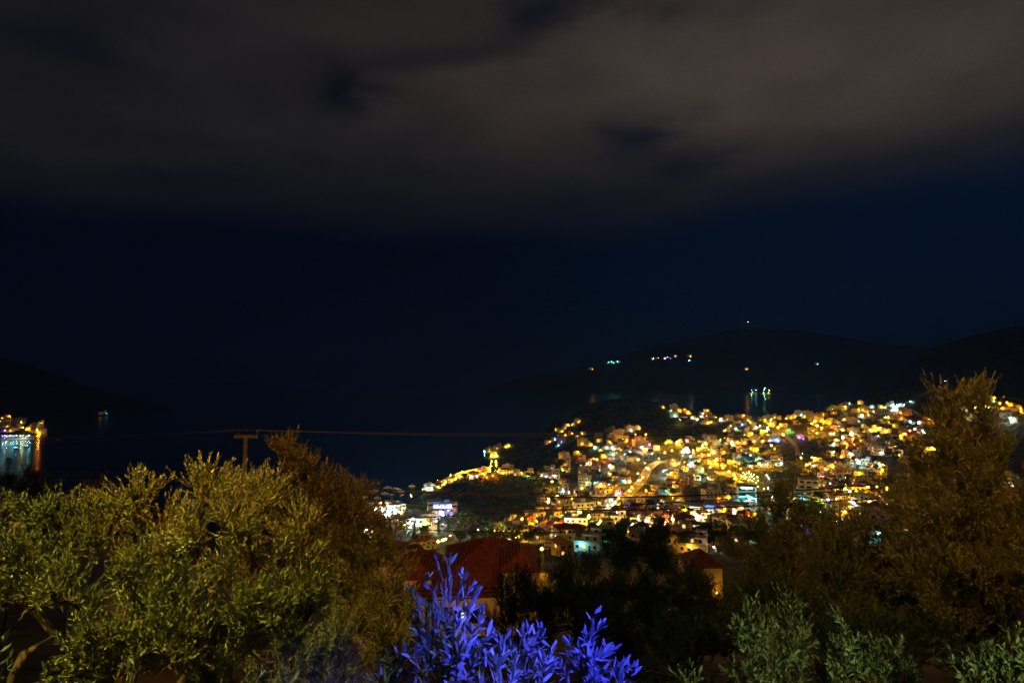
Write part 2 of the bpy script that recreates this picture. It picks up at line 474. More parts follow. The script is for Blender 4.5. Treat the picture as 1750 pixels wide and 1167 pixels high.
def proto(kind):
    """parts of a house type: (name, mesh, location) with the front at y = 0 facing -y; slot 0 of the walls is repainted per house"""
    parts, wins = [], []
    W_ = MB(); Rf = MB()
    roofm = M['slab']
    F1 = -4.0
    if kind == 'flat2':
        W_.box(-5, 5, 0, 8, F1, 3.1); W_.box(-5, 1.5, .0, 7, 3.1, 6.2)
        Rf.box(-5.2, 1.7, -.3, 7.2, 6.2, 6.42); Rf.box(1.5, 5.15, -.2, 8.1, 3.1, 3.3)
        b_ = MB(); b_.box(-5, 1.5, -1.5, 0, 2.95, 3.12); b_.box(-5, 1.5, -1.5, -1.4, 3.12, 4.0); parts.append(('balcony', b_.mesh('balcony', M['white']), (0, 0, 0)))
        p_ = MB()
        for x in (1.8, 4.9): p_.box(x - .1, x + .1, .2, .4, 3.3, 5.6)
        for y in (.2, 1.2, 2.2, 3.2): p_.box(1.6, 5.1, y, y + .12, 5.6, 5.75)
        parts.append(('pergola', p_.mesh('pergola', M['wood']), (0, 0, 0)))
        wins = [(-3.4, 0, 3.9, 0), (-.2, 0, 3.9, 0), (-3.6, 0, .7, 0), (3.2, 0, .7, 0), (5, 4, .8, 1), (-5, 4, 3.9, 1)]
        doors = [(-.6, 0, 0)]; size = (10, 8, 6.3)
    elif kind == 'block3':
        W_.box(-6.5, 6.5, 0, 9, F1, 9.3)
        Rf.box(-6.7, 6.7, -.25, 9.2, 9.3, 9.55); Rf.box(-2, 1.5, 3, 6, 9.55, 11.4)
        for k in range(3):
            b_ = MB(); b_.box(-6, -.6, -1.6, 0, 3.1 * k + .0, 3.1 * k + .15); b_.box(-6, -.6, -1.6, -1.5, 3.1 * k + .15, 3.1 * k + 1.05)
            b_.box(.8, 6, -1.6, 0, 3.1 * k, 3.1 * k + .15); b_.box(.8, 6, -1.6, -1.5, 3.1 * k + .15, 3.1 * k + 1.05)
            parts.append(('balcony', b_.mesh('balcony', M['white']), (0, 0, 0)))
            wins += [(-4.6, 0, 3.1 * k + .9, 0), (-1.8, 0, 3.1 * k + .9, 0), (2.2, 0, 3.1 * k + .9, 0), (5, 0, 3.1 * k + .9, 0), (6.5, 3, 3.1 * k + .9, 1), (-6.5, 5, 3.1 * k + .9, 1)]
        doors = [(.1, 0, 0)]; size = (13, 9, 9.5)
    elif kind == 'hip2':
        W_.box(-4.5, 4.5, 0, 7.5, F1, 5.7)
        roofm = M['tile']; hip_roof(Rf, -4.5, 4.5, 0, 7.5, 5.86, 1.9)
        b_ = MB(); b_.box(-2, 2.4, -1.3, 0, 2.8, 2.95); b_.box(-2, 2.4, -1.3, -1.22, 2.95, 3.8); parts.append(('balcony', b_.mesh('balcony', M['white']), (0, 0, 0)))
        wins = [(-3.2, 0, 3.8, 0), (3.3, 0, 3.8, 0), (-3.2, 0, .9, 0), (3.0, 0, .9, 0), (.2, 0, 3.6, 0), (4.5, 3.5, 3.8, 1), (-4.5, 3.5, .9, 1)]
        doors = [(0, 0, 0)]; size = (9, 7.5, 7)
    elif kind == 'gable2':
        W_.box(-3.6, 3.6, 0, 8.5, F1, 5.0)
        W_.add([(-3.6, 0, 5), (3.6, 0, 5), (0, 0, 6.9), (-3.6, 8.5, 5), (3.6, 8.5, 5), (0, 8.5, 6.9)], [(0, 1, 2), (4, 3, 5)])
        roofm = M['tileo']; gable_roof(Rf, -3.6, 3.6, 0, 8.5, 4.95, 1.95)
        wins = [(-1.7, 0, 3.3, 0), (1.7, 0, 3.3, 0), (-2, 0, .9, 0), (3.6, 4, 3.2, 1), (-3.6, 4, 3.2, 1)]
        doors = [(1, 0, 0)]; size = (7.2, 8.5, 6.5)
    elif kind == 'step':
        W_.box(-6, 6, 0, 8, F1, 3.0); W_.box(-2.5, 6, 2.6, 8, 3.0, 6.0); W_.box(1.5, 6, 4.6, 8, 6, 8.6)
        Rf.box(-6.15, 6.15, -.3, 2.6, 3.0, 3.2); Rf.box(-6.15, -2.5, 2.6, 8.1, 3.0, 3.2); Rf.box(-2.7, 6.15, 2.4, 4.6, 6, 6.2); Rf.box(-2.7, 1.5, 4.6, 8.1, 6, 6.2); Rf.box(1.3, 6.2, 4.4, 8.2, 8.6, 8.8)
        b_ = MB(); b_.box(-6, 6, -.2, -.1, 3.2, 4.0); parts.append(('railing', b_.mesh('railing', M['grey']), (0, 0, 0)))
        wins = [(-4, 0, .8, 0), (-1, 0, .8, 0), (3.6, 0, .8, 0), (0, 2.6, 3.9, 0), (3.5, 2.6, 3.9, 0), (3.8, 4.6, 6.8, 0), (6, 5.5, 3.9, 1)]
        doors = [(1.4, 0, 0)]; size = (12, 8, 8.7)
    elif kind == 'small1':
        W_.box(-3.2, 3.2, 0, 5.5, F1, 2.9)
        roofm = M['tile']; hip_roof(Rf, -3.2, 3.2, 0, 5.5, 3.06, 1.3, .4)
        wins = [(-1.9, 0, .9, 0), (2, 0, .9, 0), (3.2, 2.5, .9, 1)]
        doors = [(0, 0, 0)]; size = (6.4, 5.5, 4)
    parts.insert(0, ('roof', Rf.mesh('roof', roofm), (0, 0, 0)))
    return dict(walls=W_.mesh('wall', M['white']), parts=parts, wins=wins, doors=doors, size=size)
KINDS = ['flat2', 'block3', 'hip2', 'gable2', 'step', 'small1']
PR = {k: proto(k) for k in KINDS}
KWORD = dict(flat2='two-storey flat-roofed villa', block3='three-storey apartment block with balconies', hip2='house with hipped tile roof', gable2='gable-fronted house', step='stepped terrace villa', small1='small hipped cottage')
KCAT = dict(flat2='villa', block3='apartment building', hip2='house', gable2='house', step='villa', small1='cottage')
KNAME = dict(flat2='flat_roofed_villa', block3='apartment_block', hip2='hip_roofed_house', gable2='gable_house', step='terraced_villa', small1='cottage')
LR = {1: .15, 2: .24, 3: .38, 4: .62}
BULB = {}
for s_, r_ in LR.items():
    for k_ in LAMPCOL:
        mb = MB(); mb.ball((0, 0, 0), r_, 0, 6, 4)
        BULB[(k_, s_)] = mb.mesh('bulb', LAMPS[k_])
SBULB = {}
for s_, r_ in ((1, .14), (2, .2), (3, .27), (4, .34)):
    for k_ in LAMPCOL:
        mb = MB(); mb.ball((0, 0, 0), r_, 0, 6, 4); SBULB[(k_, s_)] = mb.mesh('bulb', STREET[k_])
LB_ARM = {}
houses, taken = [], []

def free(p, r):
    for q, rr in taken:
        if (p.x - q.x) ** 2 + (p.y - q.y) ** 2 < (r + rr) ** 2: return False
    return True

def make_house(p, kind, wall, yaw, sc=1.0, lamp=None, litp=.12, z=None, extra=None, windows=True):
    pr = PR[kind]
    root = empty(KNAME[kind], (p.x, p.y, p.z if z is None else z), yaw, sc)
    obj('wall', pr['walls'], root, m=M[wall])
    for nme, me, lc in pr['parts']: obj(nme, me, root, lc)
    lit = 0
    if windows:
        for x, y, zz_, side in pr['wins']:
            r_ = rnd.random()
            m_ = M['lit'] if r_ < litp else (M['litw'] if r_ < litp * 1.3 else None)
            lit += m_ is not None
            xx = x + (.03 if x > 0 else -.03) * side
            obj('window', WIN, root, (xx, y - (.03 if not side else 0), zz_), R(90) if side else 0, m_)
        for x, y, zz_ in pr['doors']: obj('door', WDOOR, root, (x, y - .03, zz_))
    if lamp:
        lx = rnd.uniform(-.35, .35) * pr['size'][0]
        c, s_ = lamp[0], int(lamp[1])
        key = (c, s_)
        if key not in LB_ARM:
            mb = MB(); mb.tube([(0, 0, 0), (0, -1.7, .35), (0, -1.9, .2)], .05, 5); LB_ARM[key] = mb.mesh('bracket', M['metal'])
        hz = 2.9 if s_ < 3 else 3.4
        b_ = obj('wall_lamp', LB_ARM[key], root, (lx, 0, hz))
        obj('bulb', BULB[key], b_, (0, -1.9 - LR[s_] * .3, .2 - LR[s_]))
    rec = dict(root=root, kind=kind, wall=wall, lamp=lamp, uv=pix(p), lit=lit, D=p.y, extra=extra)
    houses.append(rec)
    taken.append((p + Vector((math.sin(-yaw) * 0, 4 * sc, 0)), pr['size'][0] * sc * .42))
    return root

# lights read off the photograph: u v colour size ; a trailing S is a street lamp, otherwise a lamp on a house front
DATA = """
987,720,a2 980,725,y1 970,726,y2 965,731,y1 959,736,y2 953,734,a1 976,740,o2 966,742,y2 959,746,y1 946,751,y2 937,755,a2 949,749,b2 960,755,b1 953,760,y2 986,745,y1 997,740,y1
995,758,a2 1007,759,a2 1047,744,w3 1057,740,w2 1066,735,y1 1078,735,c2 1090,731,y1 1085,743,oS2 1103,743,aS4 1092,755,a2 1042,755,a3 1025,752,y1 1057,750,y3 1064,749,y2 1019,764,c3 1037,764,c2 1051,764,c2 1027,767,y1
1099,763,w2 1107,759,p2 1121,765,y4 1105,769,a3 1134,774,aS3 1146,770,aS2 1157,755,yS3 1145,754,y1 1018,785,aS2 1033,779,y1 1044,775,y2 966,797,y3 965,803,y2 938,802,a2 932,809,y2 935,813,b2 947,813,w2 925,812,y1 905,813,y1 886,808,y1 872,806,y1 863,807,y1
1002,791,w2 1020,793,y1 1046,798,y3 1044,809,y2 998,823,y2 997,809,g1 1065,821,c2 992,833,y3 963,839,c2 973,841,w1 1018,846,c1 988,842,o3 1046,853,c3 1051,857,w2 1039,863,w3 1059,842,m3 1134,804,w4 1054,874,b3 945,869,m2 935,875,w2 942,876,w2 950,875,y3 958,877,w2 964,879,w2 1000,876,y3 1007,878,y3 1014,878,y3 1022,879,y2 1030,881,y2
975,855,a3 951,846,y2 934,857,w1 956,866,y2 923,867,a2 1010,860,a2 1000,850,a2 1025,858,a2 985,868,y1 970,870,a2 1085,862,a2
1134,695,a2 1151,694,w2 1145,701,y2 1160,701,a2 1177,705,a3 1153,710,c2 1186,714,w2 1192,716,w2 1199,711,w2 1201,706,y2 1234,717,w3 1205,722,y2 1217,721,y2 1211,710,a1 1221,712,a1 1247,716,y1 1276,717,y2 1301,716,a2 1311,718,a2 1320,712,a2 1290,730,w3 1284,728,y2 1297,727,y2 1256,732,w2 1262,734,g1 1242,735,y2 1271,725,b2 1285,721,y1 1250,727,y1
1325,751,b4 1330,753,b2 1307,750,y2 1301,753,y2 1289,753,y2 1315,752,w1 1369,747,p2 1373,749,p1 1338,743,aS3 1328,731,aS3 1333,726,aS2 1172,770,c4 1178,771,w2 1156,756,yS3 1162,757,m1 1177,753,m2 1203,762,g2 1209,750,w1 1207,755,y2 1196,767,a3 1225,759,a3 1253,760,a2 1270,755,y2 1235,763,a2 1294,768,a4 1296,759,a2 1222,773,w1 1203,777,a2 1230,784,a2 1149,785,a2 1153,792,y2 1182,794,c3 1197,788,y2 1198,803,g3 1193,816,c2 1196,818,c2 1213,816,w3 1240,772,a2 1260,775,a2 1275,772,a2 1283,766,a2
1328,791,c3 1300,787,c3 1283,795,w1 1287,794,w1 1291,794,w1 1297,793,w1 1315,794,w1 1262,792,w1 1255,790,a2 1247,788,a2 1372,774,w1 1370,783,aS2 1385,782,yS2 1395,784,aS2 1378,794,aS3 1390,795,w1
1210,790,a3 1222,792,a3 1236,793,a3 1244,806,aS3 1252,812,aS4 1258,818,aS2 1168,860,a3 1160,858,y3 1153,842,a2 1148,830,y2 1143,835,y2 1158,850,a3 1178,872,a3 1131,838,y2 1150,850,a3 1163,868,a3
1476,695,b2 1489,695,y2 1507,695,y2 1513,696,y2 1521,692,c2 1527,692,c2 1533,692,c2 1539,692,c2 1545,691,c1 1558,685,c2 1452,690,c1 1470,688,y1 1438,694,y2 1430,696,g1 1421,698,y1 1389,716,c2 1393,716,w2 1383,708,a2 1376,711,a2 1357,711,a2 1365,708,y2 1350,713,a2 1343,714,y1 1334,714,a2 1387,724,aS3 1395,727,aS3 1404,732,yS2 1438,725,b3 1432,727,b2 1447,711,w1 1444,716,y2 1452,716,y1 1466,719,c3 1473,710,w3 1482,708,y2 1487,709,y2 1490,703,w1 1495,702,y1 1516,712,g2 1513,711,y1 1556,721,c3 1550,724,c2 1572,722,w2 1585,715,o2 1476,727,a1 1459,740,w3 1456,742,w2 1516,735,w3 1512,737,y2 1553,736,oS3 1544,742,o3 1568,732,w2 1575,737,w2 1580,738,w2 1446,748,w3 1426,740,w2 1420,740,y1 1429,750,y2 1426,758,w2 1423,758,w1 1452,759,o2 1446,756,a2 1460,758,o1 1484,759,y1 1500,773,w3 1489,757,c1 1510,773,y2 1512,771,w1 1526,762,y1 1475,752,y1 1452,777,w3 1459,780,w2 1454,781,a2 1422,772,y2 1425,776,a2 1432,777,a3 1535,777,a3 1530,766,w2 1537,773,w2 1456,790,w3 1468,790,y1 1489,795,y1 1503,795,w3 1508,793,y2 1510,804,aS3 1505,806,a2 1426,797,w2 1421,796,y2 1450,800,b2 1438,803,c4 1455,805,c2 1431,806,y1 1449,810,w1 1455,810,w1 1406,814,m3 1403,815,w2 1411,812,o3 1420,811,y1 1408,821,r2 1409,823,y2 1426,811,b1 1442,815,c1 1417,818,o2 1423,816,o2
1518,721,a2 1530,728,y1 1542,715,a1 1500,744,c1 1490,735,c1 1478,737,g1 1470,745,y2 1495,750,c1 1503,762,b1 1505,728,y1 1465,732,w2 1440,734,a1 1414,722,a2 1400,718,a2 1410,708,a1 1424,705,a1
1380,832,y2 1377,840,y2 1383,846,y1 1390,840,y2 1395,850,y2 1373,836,w1 1370,843,y1 1400,850,w3 1406,843,c3 1410,847,c2 1414,853,y2 1404,855,y2 1371,852,c2 1385,851,y1 1471,829,p3 1473,836,a3 1466,838,a2 1485,834,aS3 1495,833,aS4 1503,838,aS3 1512,835,aS3 1452,838,w2 1445,835,g1 1450,826,y1 1505,845,aS3 1518,846,aS3 1496,850,y2 1500,862,w3 1508,866,w3 1516,864,w3 1524,860,w3 1530,850,aS3 1468,861,b3 1494,877,r2 1505,880,c2 1514,884,g2 1442,877,aS3 1474,882,c1 1473,900,w2 1482,907,c2 1515,905,w2 1520,910,c2 1525,901,w2 1516,914,c1 1440,890,a1
1720,688,aS3 1712,690,aS2 1727,692,a2 1729,715,cS3 1733,718,w2 1728,721,y2 1745,699,aS2 1747,703,y1 1716,697,y2 1702,685,y1 1690,697,w1 1680,705,g2 1687,706,c2 1695,703,c1 1645,702,w1 1654,713,w2 1664,711,c1 1620,733,a2 1603,712,aS2 1610,716,aS3 1590,722,a2 1607,741,a2 1612,748,a3 1606,770,c1 1625,768,w1 1718,825,w1 1740,823,w1 1570,760,a1
1082,892,w4 1068,890,y4 1060,892,y3 1054,894,w2 1050,895,y2 1075,892,y3 1112,879,g4 1106,880,g2 1093,883,g3 1091,886,y2 1108,886,y3 1114,887,w2 1118,886,y3 1124,886,w2 1130,888,y2 1104,889,y2 1120,891,a3 1138,891,m2 1145,890,o3 1137,894,a3 1155,886,w3 1160,886,w3 1151,887,w2 1095,906,c3 1009,896,w4 1005,902,y3 1012,904,y3 1018,906,y3 1024,908,y3 1029,911,y3 1036,916,y2 1018,913,y2 1020,898,aS3 1002,929,c2 1041,899,y2 1047,898,y3 1035,897,a3 1030,894,aS3
1161,866,b3 1156,865,b2 1188,883,w4 1183,884,w4 1194,884,w3 1211,875,w3 1216,878,w4 1209,882,w4 1220,867,b3 1250,878,w4 1256,879,w4 1263,879,w4 1270,878,w4 1242,880,y3 1240,872,a3 1248,864,a3 1244,850,a3 1220,852,o2 1268,858,c4 1274,856,c3 1280,862,c4 1285,867,c3 1272,865,c4 1290,869,c2 1225,883,w3 1232,871,r1 1283,879,c2 1289,880,c2 1295,881,w2 1300,884,r2 1331,877,r2 1325,876,r1 1338,879,r2 1351,878,g2 1357,881,w1 1335,869,r1 1360,872,y2 1272,895,y3 1262,897,y3 1268,902,c2 1283,898,c2 1250,905,y3 1275,918,c1 1320,848,w2 1334,849,y1 1349,851,y1 1359,848,w1 1373,901,b2
1150,910,y2 1158,915,w2 1155,911,a3 1172,908,a2 1148,920,a2 1176,928,a2 1182,933,y2 1200,918,a3 1220,933,y1 1184,897,y2 1190,903,y2
888,915,w3 893,913,w3 897,914,w2 907,910,w3 884,918,y3 890,888,aS3 880,899,aS3 873,900,aS3 905,884,o2 912,893,a2 920,884,a2 930,905,y2 938,903,y2 948,906,y2 926,897,y2 866,896,c1
715,880,b1 742,877,b3 756,876,bS4 761,876,b3
690,890,w3 693,894,y3 697,888,y3 705,895,w3 712,891,w3 718,893,w3 723,887,p2 732,892,y3 727,895,y3 688,897,y3 710,893,c4 703,890,cS4 716,897,y2 735,884,w3 734,888,y2 740,891,y2 725,880,y3 700,900,c2 685,886,a2
610,858,w3 616,862,c3 622,868,w3 628,872,cS4 634,866,c3 640,870,wS4 645,875,cS4 650,872,w3 656,876,cS4 660,880,wS4 665,872,w4 668,868,wS4 672,871,wS4 676,874,wS4 674,866,w4 670,877,w3 680,868,w3 652,886,c4 646,892,b3 648,895,c2 630,894,y4 632,897,w3 622,892,p2 618,908,y3 621,905,wS4 612,908,b2 625,912,c2 636,910,y2 643,908,a2 607,880,c3 609,884,w2 640,862,a2 650,862,yS4 645,860,a3 659,857,b4 662,859,b3 664,855,o3 672,856,a2 676,857,y2 672,863,c2 683,860,a3 680,876,a2 684,866,o2 690,862,a1 646,884,r2 613,890,y2
704,848,y2 709,846,y2 714,843,y2 720,840,w2 725,839,b4 729,838,c3 733,837,w3 737,836,w3 741,834,c4 747,832,y2 753,829,y2 759,827,y2 765,824,y2 772,821,y2 779,818,y2 786,815,y2 794,812,y2 802,810,y1 810,813,w2 815,812,c2 819,809,y2 826,808,y1 835,807,oS3 832,814,o2 842,811,o2 850,807,aS2 858,805,y2 866,803,y1 700,851,y2 696,854,y2
844,777,y4 848,778,a3 840,779,y3 852,776,a2 836,770,y3 832,769,y2 828,771,c2 850,766,y2 854,757,y2 862,762,y2 868,762,y2 872,761,y2 876,760,y2 848,764,a1
"""
LEFT = """13,711,o3 18,711,o2 17,718,y2 9,722,y2 14,722,y2 25,722,y2 34,722,y2 16,726,y2 10,729,y2 19,729,y2 26,729,y2 34,730,y2 40,730,y2 49,733,a4 45,734,a3 54,736,a3 67,724,y3 69,729,y3 67,734,y4 62,727,g2 60,738,a3 72,739,o3 66,739,o3 6,736,p3 17,736,y2 1,714,y2 1,719,y2 2,729,y2 -8,722,y2 -14,730,y2 -20,718,a2 26,733,o3 55,728,a2"""
QUAY = "51,747,c2 48,747,c2 35,748,a2 39,748,c2 28,749,c2 22,748,c2 17,751,c2 10,749,a2 4,753,c2 9,754,c2 -5,755,c2 -12,757,a2 67,749,o4"

def face(p, jit=30):
    return -math.atan2(p.x, p.y) + R(rnd.uniform(-jit, jit))
WALLS = ['white'] * 3 + ['cream'] * 5 + ['ochre'] * 3 + ['pink'] * 2 + ['grey'] * 3

# ---- street lamps
SLP = MB(); SLP.tube([(0, 0, -.5), (0, 0, 6.6)], [.09, .06], 6); SLP = SLP.mesh('pole', M['metal'])
SLA = MB(); SLA.tube([(0, 0, 6.4), (0, -.6, 7.0), (0, -1.5, 7.1)], .045, 5); SLA = SLA.mesh('arm', M['metal'])
SLH = MB(); SLH.box(-.16, .16, -1.95, -1.4, 7.06, 7.2); SLH = SLH.mesh('lamp_head', M['metal'])
SHD = MB(); SHD.tube([(0, -1.68, 7.3), (0, -1.68, 7.12), (0, -1.68, 6.62)], [.1, .2, .66], 10, caps=False); SHD = SHD.mesh('hood', M['metal'])
slamps = []
def street_lamp(p, c, s, yaw=0.0, sc=1.0, hood=False):
    if len(slamps) >= 298: return None
    root = empty('street_lamp', p, yaw, sc)
    obj('pole', SLP, root); obj('arm', SLA, root)
    h = obj('lamp_head', SLH, root)
    obj('bulb', SBULB[(c, s)], h, (0, -1.68, 7.0 - .34))
    if hood: obj('hood', SHD, h)
    slamps.append(dict(root=root, c=c, uv=pix(p), D=p.y))
    taken.append((p.copy(), 1.0))
    return root
# ---- garden lamps: a short post with a globe
GLP = MB(); GLP.tube([(0, 0, -.3), (0, 0, 1.9)], .05, 5); GLP = GLP.mesh('post', M['metal'])
glamps = []
def garden_lamp(p, c, s):
    root = empty('globe_lamp', p)
    obj('post', GLP, root); obj('globe', BULB[(c, s)], root, (0, 0, 1.9 + LR[s]))
    glamps.append(dict(root=root, c=c, uv=pix(p), D=p.y))
    return root

# ------------------------------------------------------------------ roads
roads = []
def road(name, pts, wdt, m, lift=.25):
    ps = []
    for u, v in pts:
        p = hit(u, v)
        if p is not None: ps.append(p)
    # resample
    line = []
    for a_, b_ in zip(ps, ps[1:]):
        k = max(2, int((b_ - a_).length / 5))
        line += [a_.lerp(b_, t / k) for t in range(k)]
    line.append(ps[-1])
    for _ in range(6):
        line = [line[0]] + [(line[i - 1] + line[i] * 2 + line[i + 1]) / 4 for i in range(1, len(line) - 1)] + [line[-1]]
    mb = MB(); vs = []; fs = []
    for i, p in enumerate(line):
        t = (line[min(i + 1, len(line) - 1)] - line[max(i - 1, 0)]); t.z = 0; t.normalize()
        nrm = Vector((-t.y, t.x, 0))
        zs = [down(*(p + nrm * (wdt * k)).xy, p.z) for k in (-.5, 0, .5)]
        z = max(zs) + lift
        for k in (-.5, .5):
            q = p + nrm * (wdt * k)
            vs.append((q.x, q.y, z)); vs.append((q.x, q.y, z - 2.5))
    for i in range(len(line) - 1):
        a_ = i * 4
        fs += [(a_, a_ + 4, a_ + 6, a_ + 2), (a_ + 1, a_ + 5, a_ + 4, a_), (a_ + 2, a_ + 6, a_ + 7, a_ + 3)]
    mb.add(vs, fs)
    o = tag(mb.build(name, m), kind='structure')
    roads.append(line)
    return line
M['pale_road'] = mat('worn_concrete_road', (.20, .18, .15), .85, .25, .3)
r1 = road('road', [(1036, 876), (1052, 864), (1066, 852), (1082, 838), (1092, 828), (1100, 814), (1108, 800), (1118, 792), (1130, 788)], 9, M['pale_road'])
r2 = road('road', [(692, 857), (705, 850), (725, 843), (745, 835), (770, 824), (790, 816), (812, 811), (838, 808)], 6, M['asphalt'])
r3 = road('road', [(1262, 812), (1258, 824), (1265, 838), (1280, 848), (1300, 853)], 6, M['pale_road'])
r4 = road('road', [(1340, 743), (1355, 755), (1362, 766), (1364, 778)], 5, M['pale_road'])
r5 = road('road', [(1384, 722), (1394, 727), (1404, 732)], 7, M['pale_road'])
r6 = road('road', [(1384, 796), (1410, 800), (1440, 812), (1475, 822), (1500, 828)], 6, M['pale_road'])
r7 = road('road', [(1400, 752), (1404, 765), (1412, 778)], 5, M['pale_road'])
r8 = road('road', [(1500, 705), (1540, 690), (1580, 672), (1612, 662), (1625, 657)], 7, M['asphalt'])
r9 = road('road', [(1003, 893), (1012, 900), (1024, 908), (1036, 918)], 8, M['pale_road'])
r10 = road('road', [(1640, 672), (1680, 676), (1750, 684), (1820, 692)], 7, M['asphalt'])
lot = road('car_park', [(1238, 806), (1250, 813), (1262, 816)], 20, M['pale_road'], .3)
for ln, back in ((r1, 26), (r9, 8), (r3, 12), (r5, 8), (lot, 22), (r4, 14), (r2, 3)):
    for p in ln[::2]:
        for bk in range(0, back + 1, 7): taken.append((p - Vector((0, bk, 0)), 5.0 if ln is not lot else 11))
GREENTREES = []
for tok in DATA.split():
    u, v, cs = tok.split(',')
    u, v = float(u), float(v)
    street = 'S' in cs
    cs = cs.replace('S', '')
    c, s = cs[0], int(cs[1])
    if c == 'y' and not street:
        c = rnd.choices('ywcgb', [68, 14, 9, 6, 3])[0] if u > 880 else c
    p = base_at(u, v, 6.5 if street else 2.8)
    if p is None: continue
    if c == 'g': GREENTREES.append(p)
    if street:
        street_lamp(p, c, min(s, 3), face(p, 60)); continue
    if free(p + Vector((0, 4, 0)), 4.0):
        kind = rnd.choices(KINDS, [5, 2.2, 3.2, 2, 4, 1.5])[0]
        if u < 700 and v > 850: kind = rnd.choice(['block3', 'flat2', 'flat2', 'hip2'])
        make_house(p, kind, rnd.choice(WALLS), face(p), rnd.uniform(.72, .98), (c, s), windows=p.y < 640)
    else:
        garden_lamp(p, c, min(s, 3))

AMB_FILL = [(940, 1060, 775, 880, 16), (1090, 1200, 755, 835, 26), (1200, 1330, 748, 800, 22), (1230, 1400, 716, 745, 16), (1140, 1240, 697, 718, 6), (1400, 1560, 695, 800, 20), (1040, 1110, 742, 776, 8), (920, 1060, 880, 904, 14), (1100, 1300, 838, 912, 24), (1400, 1520, 830, 900, 16), (690, 760, 878, 900, 6), (1640, 1748, 685, 720, 6)]
for x0, x1, y0, y1, cnt in AMB_FILL:  # street lamps added at random spots to spread amber light over the town
    for _ in range(int(cnt * .8)):
        u, v = rnd.uniform(x0, x1), rnd.uniform(y0, y1)
        if (1170 < u < 1262 and 818 < v < 862) or (1325 < u < 1405 and 795 < v < 830) or (1100 < u < 1240 and 718 < v < 745): continue
        p = base_at(u, v, 6.5)
        if p is not None and free(p, 1.0): street_lamp(p, rnd.choice('aaaaayyyowc'), rnd.choice((2, 3, 3, 3)), face(p, 90), 1.0, rnd.random() < .75)

# houses without a lamp of their own, between the lit ones
BOXES = [(940, 1060, 770, 880, 30), (1060, 1200, 750, 875, 34), (1200, 1330, 745, 800, 22), (1230, 1400, 714, 745, 20), (1140, 1240, 695, 718, 8), (1400, 1560, 690, 800, 46), (1340, 1480, 800, 850, 12),
         (1500, 1620, 700, 790, 12), (1020, 1110, 738, 770, 8), (900, 1060, 880, 925, 20), (1060, 1300, 885, 935, 24), (610, 690, 862, 910, 8), (1640, 1748, 680, 720, 10), (1300, 1520, 850, 910, 16)]
DARK = [(1170, 1262, 818, 862), (1325, 1405, 795, 830), (1335, 1420, 752, 778), (700, 930, 815, 885), (1100, 1240, 722, 738)]
for x0, x1, y0, y1, cnt in BOXES:
    cnt = int(cnt * .62); k = 0
    for _ in range(cnt * 6):
        if k >= cnt: break
        u, v = rnd.uniform(x0, x1), rnd.uniform(y0, y1)
        if any(a <= u <= b_ and c <= v <= d for a, b_, c, d in DARK): continue
        p = base_at(u, v)
        if p is None or not free(p + Vector((0, 4, 0)), 4.5): continue
        make_house(p, rnd.choices(KINDS, [5, 2, 4, 2, 3, 2])[0], rnd.choice(WALLS), face(p), rnd.uniform(.75, 1.0), None, .15, windows=p.y < 640)
        k += 1
        if rnd.random() < .34:  # lamp added in front, to light the dim facade
            q = p - Vector((p.x, p.y, 0)).normalized() * rnd.uniform(5, 8) + Vector((rnd.uniform(-4, 4), 0, 0)); q.z = down(q.x, q.y, p.z)
            street_lamp(q, rnd.choice('aaaaayyyog'), rnd.choice((2, 2, 3)), face(q, 90), .8, rnd.random() < .8)
print('counts houses', len(houses), 'street', len(slamps), 'globe', len(glamps))
def base_on(bv, u, v, h=0.0):
    o = Vector((0, 0, CZ)); r = ray(u, v)
    p = bv.ray_cast(o + r * 300, r)[0]
    if p is None: return None
    if h:
        r = ray(u, v + h * F / p.y)
        q = bv.ray_cast(o + r * 300, r)[0]
        p = q or p
    return p if p.z > -.5 else None

# ---- hamlet on the hill across the bay, and its quay
for tok in LEFT.split():
    u, v, cs = tok.split(',')
    p = base_on(BH, float(u), float(v), 2.8)
    if p is None: continue
    if free(p + Vector((0, 4, 0)), 4.5): make_house(p, rnd.choice(['flat2', 'step', 'block3', 'hip2']), rnd.choice(WALLS), face(p, 15), rnd.uniform(1, 1.25), (cs[0], max(1, int(cs[1]) - 1)), windows=False)
    else: garden_lamp(p, cs[0], min(3, int(cs[1])))
q = MB()
qa, qb = P(-30, 757, 1000), P(56, 748, 1030)
qa.z = qb.z = 0
dx = (qb - qa).normalized(); nx = Vector((-dx.y, dx.x, 0))
for i in range(12):
    t0, t1 = i / 12, (i + 1) / 12 - .004
    A_, B_ = qa.lerp(qb, t0), qa.lerp(qb, t1)
    c = [A_, B_, B_ + nx * 9, A_ + nx * 9]
    q.add([Vector((k.x, k.y, -1)) for k in c] + [Vector((k.x, k.y, 1.3)) for k in c], [(4, 5, 6, 7), (0, 1, 5, 4), (1, 2, 6, 5), (2, 3, 7, 6), (3, 0, 4, 7)])
tag(q.build('quay', M['concrete']), 'long pale concrete quay lit by cyan lamps across the bay', 'quay')
for tok in QUAY.split():
    u, v, cs = tok.split(',')
    t = (float(u) + 30) / 86
    p = qa.lerp(qb, min(t, 1.15)) + nx * 2.5
    p.z = 1.3 if t < 1 else (base_on(BH, float(u), float(v) - 2, 0) or Vector((0, 0, 1.0))).z
    street_lamp(p, cs[0], 3 if cs[0] == 'o' else 1, 0, .85)

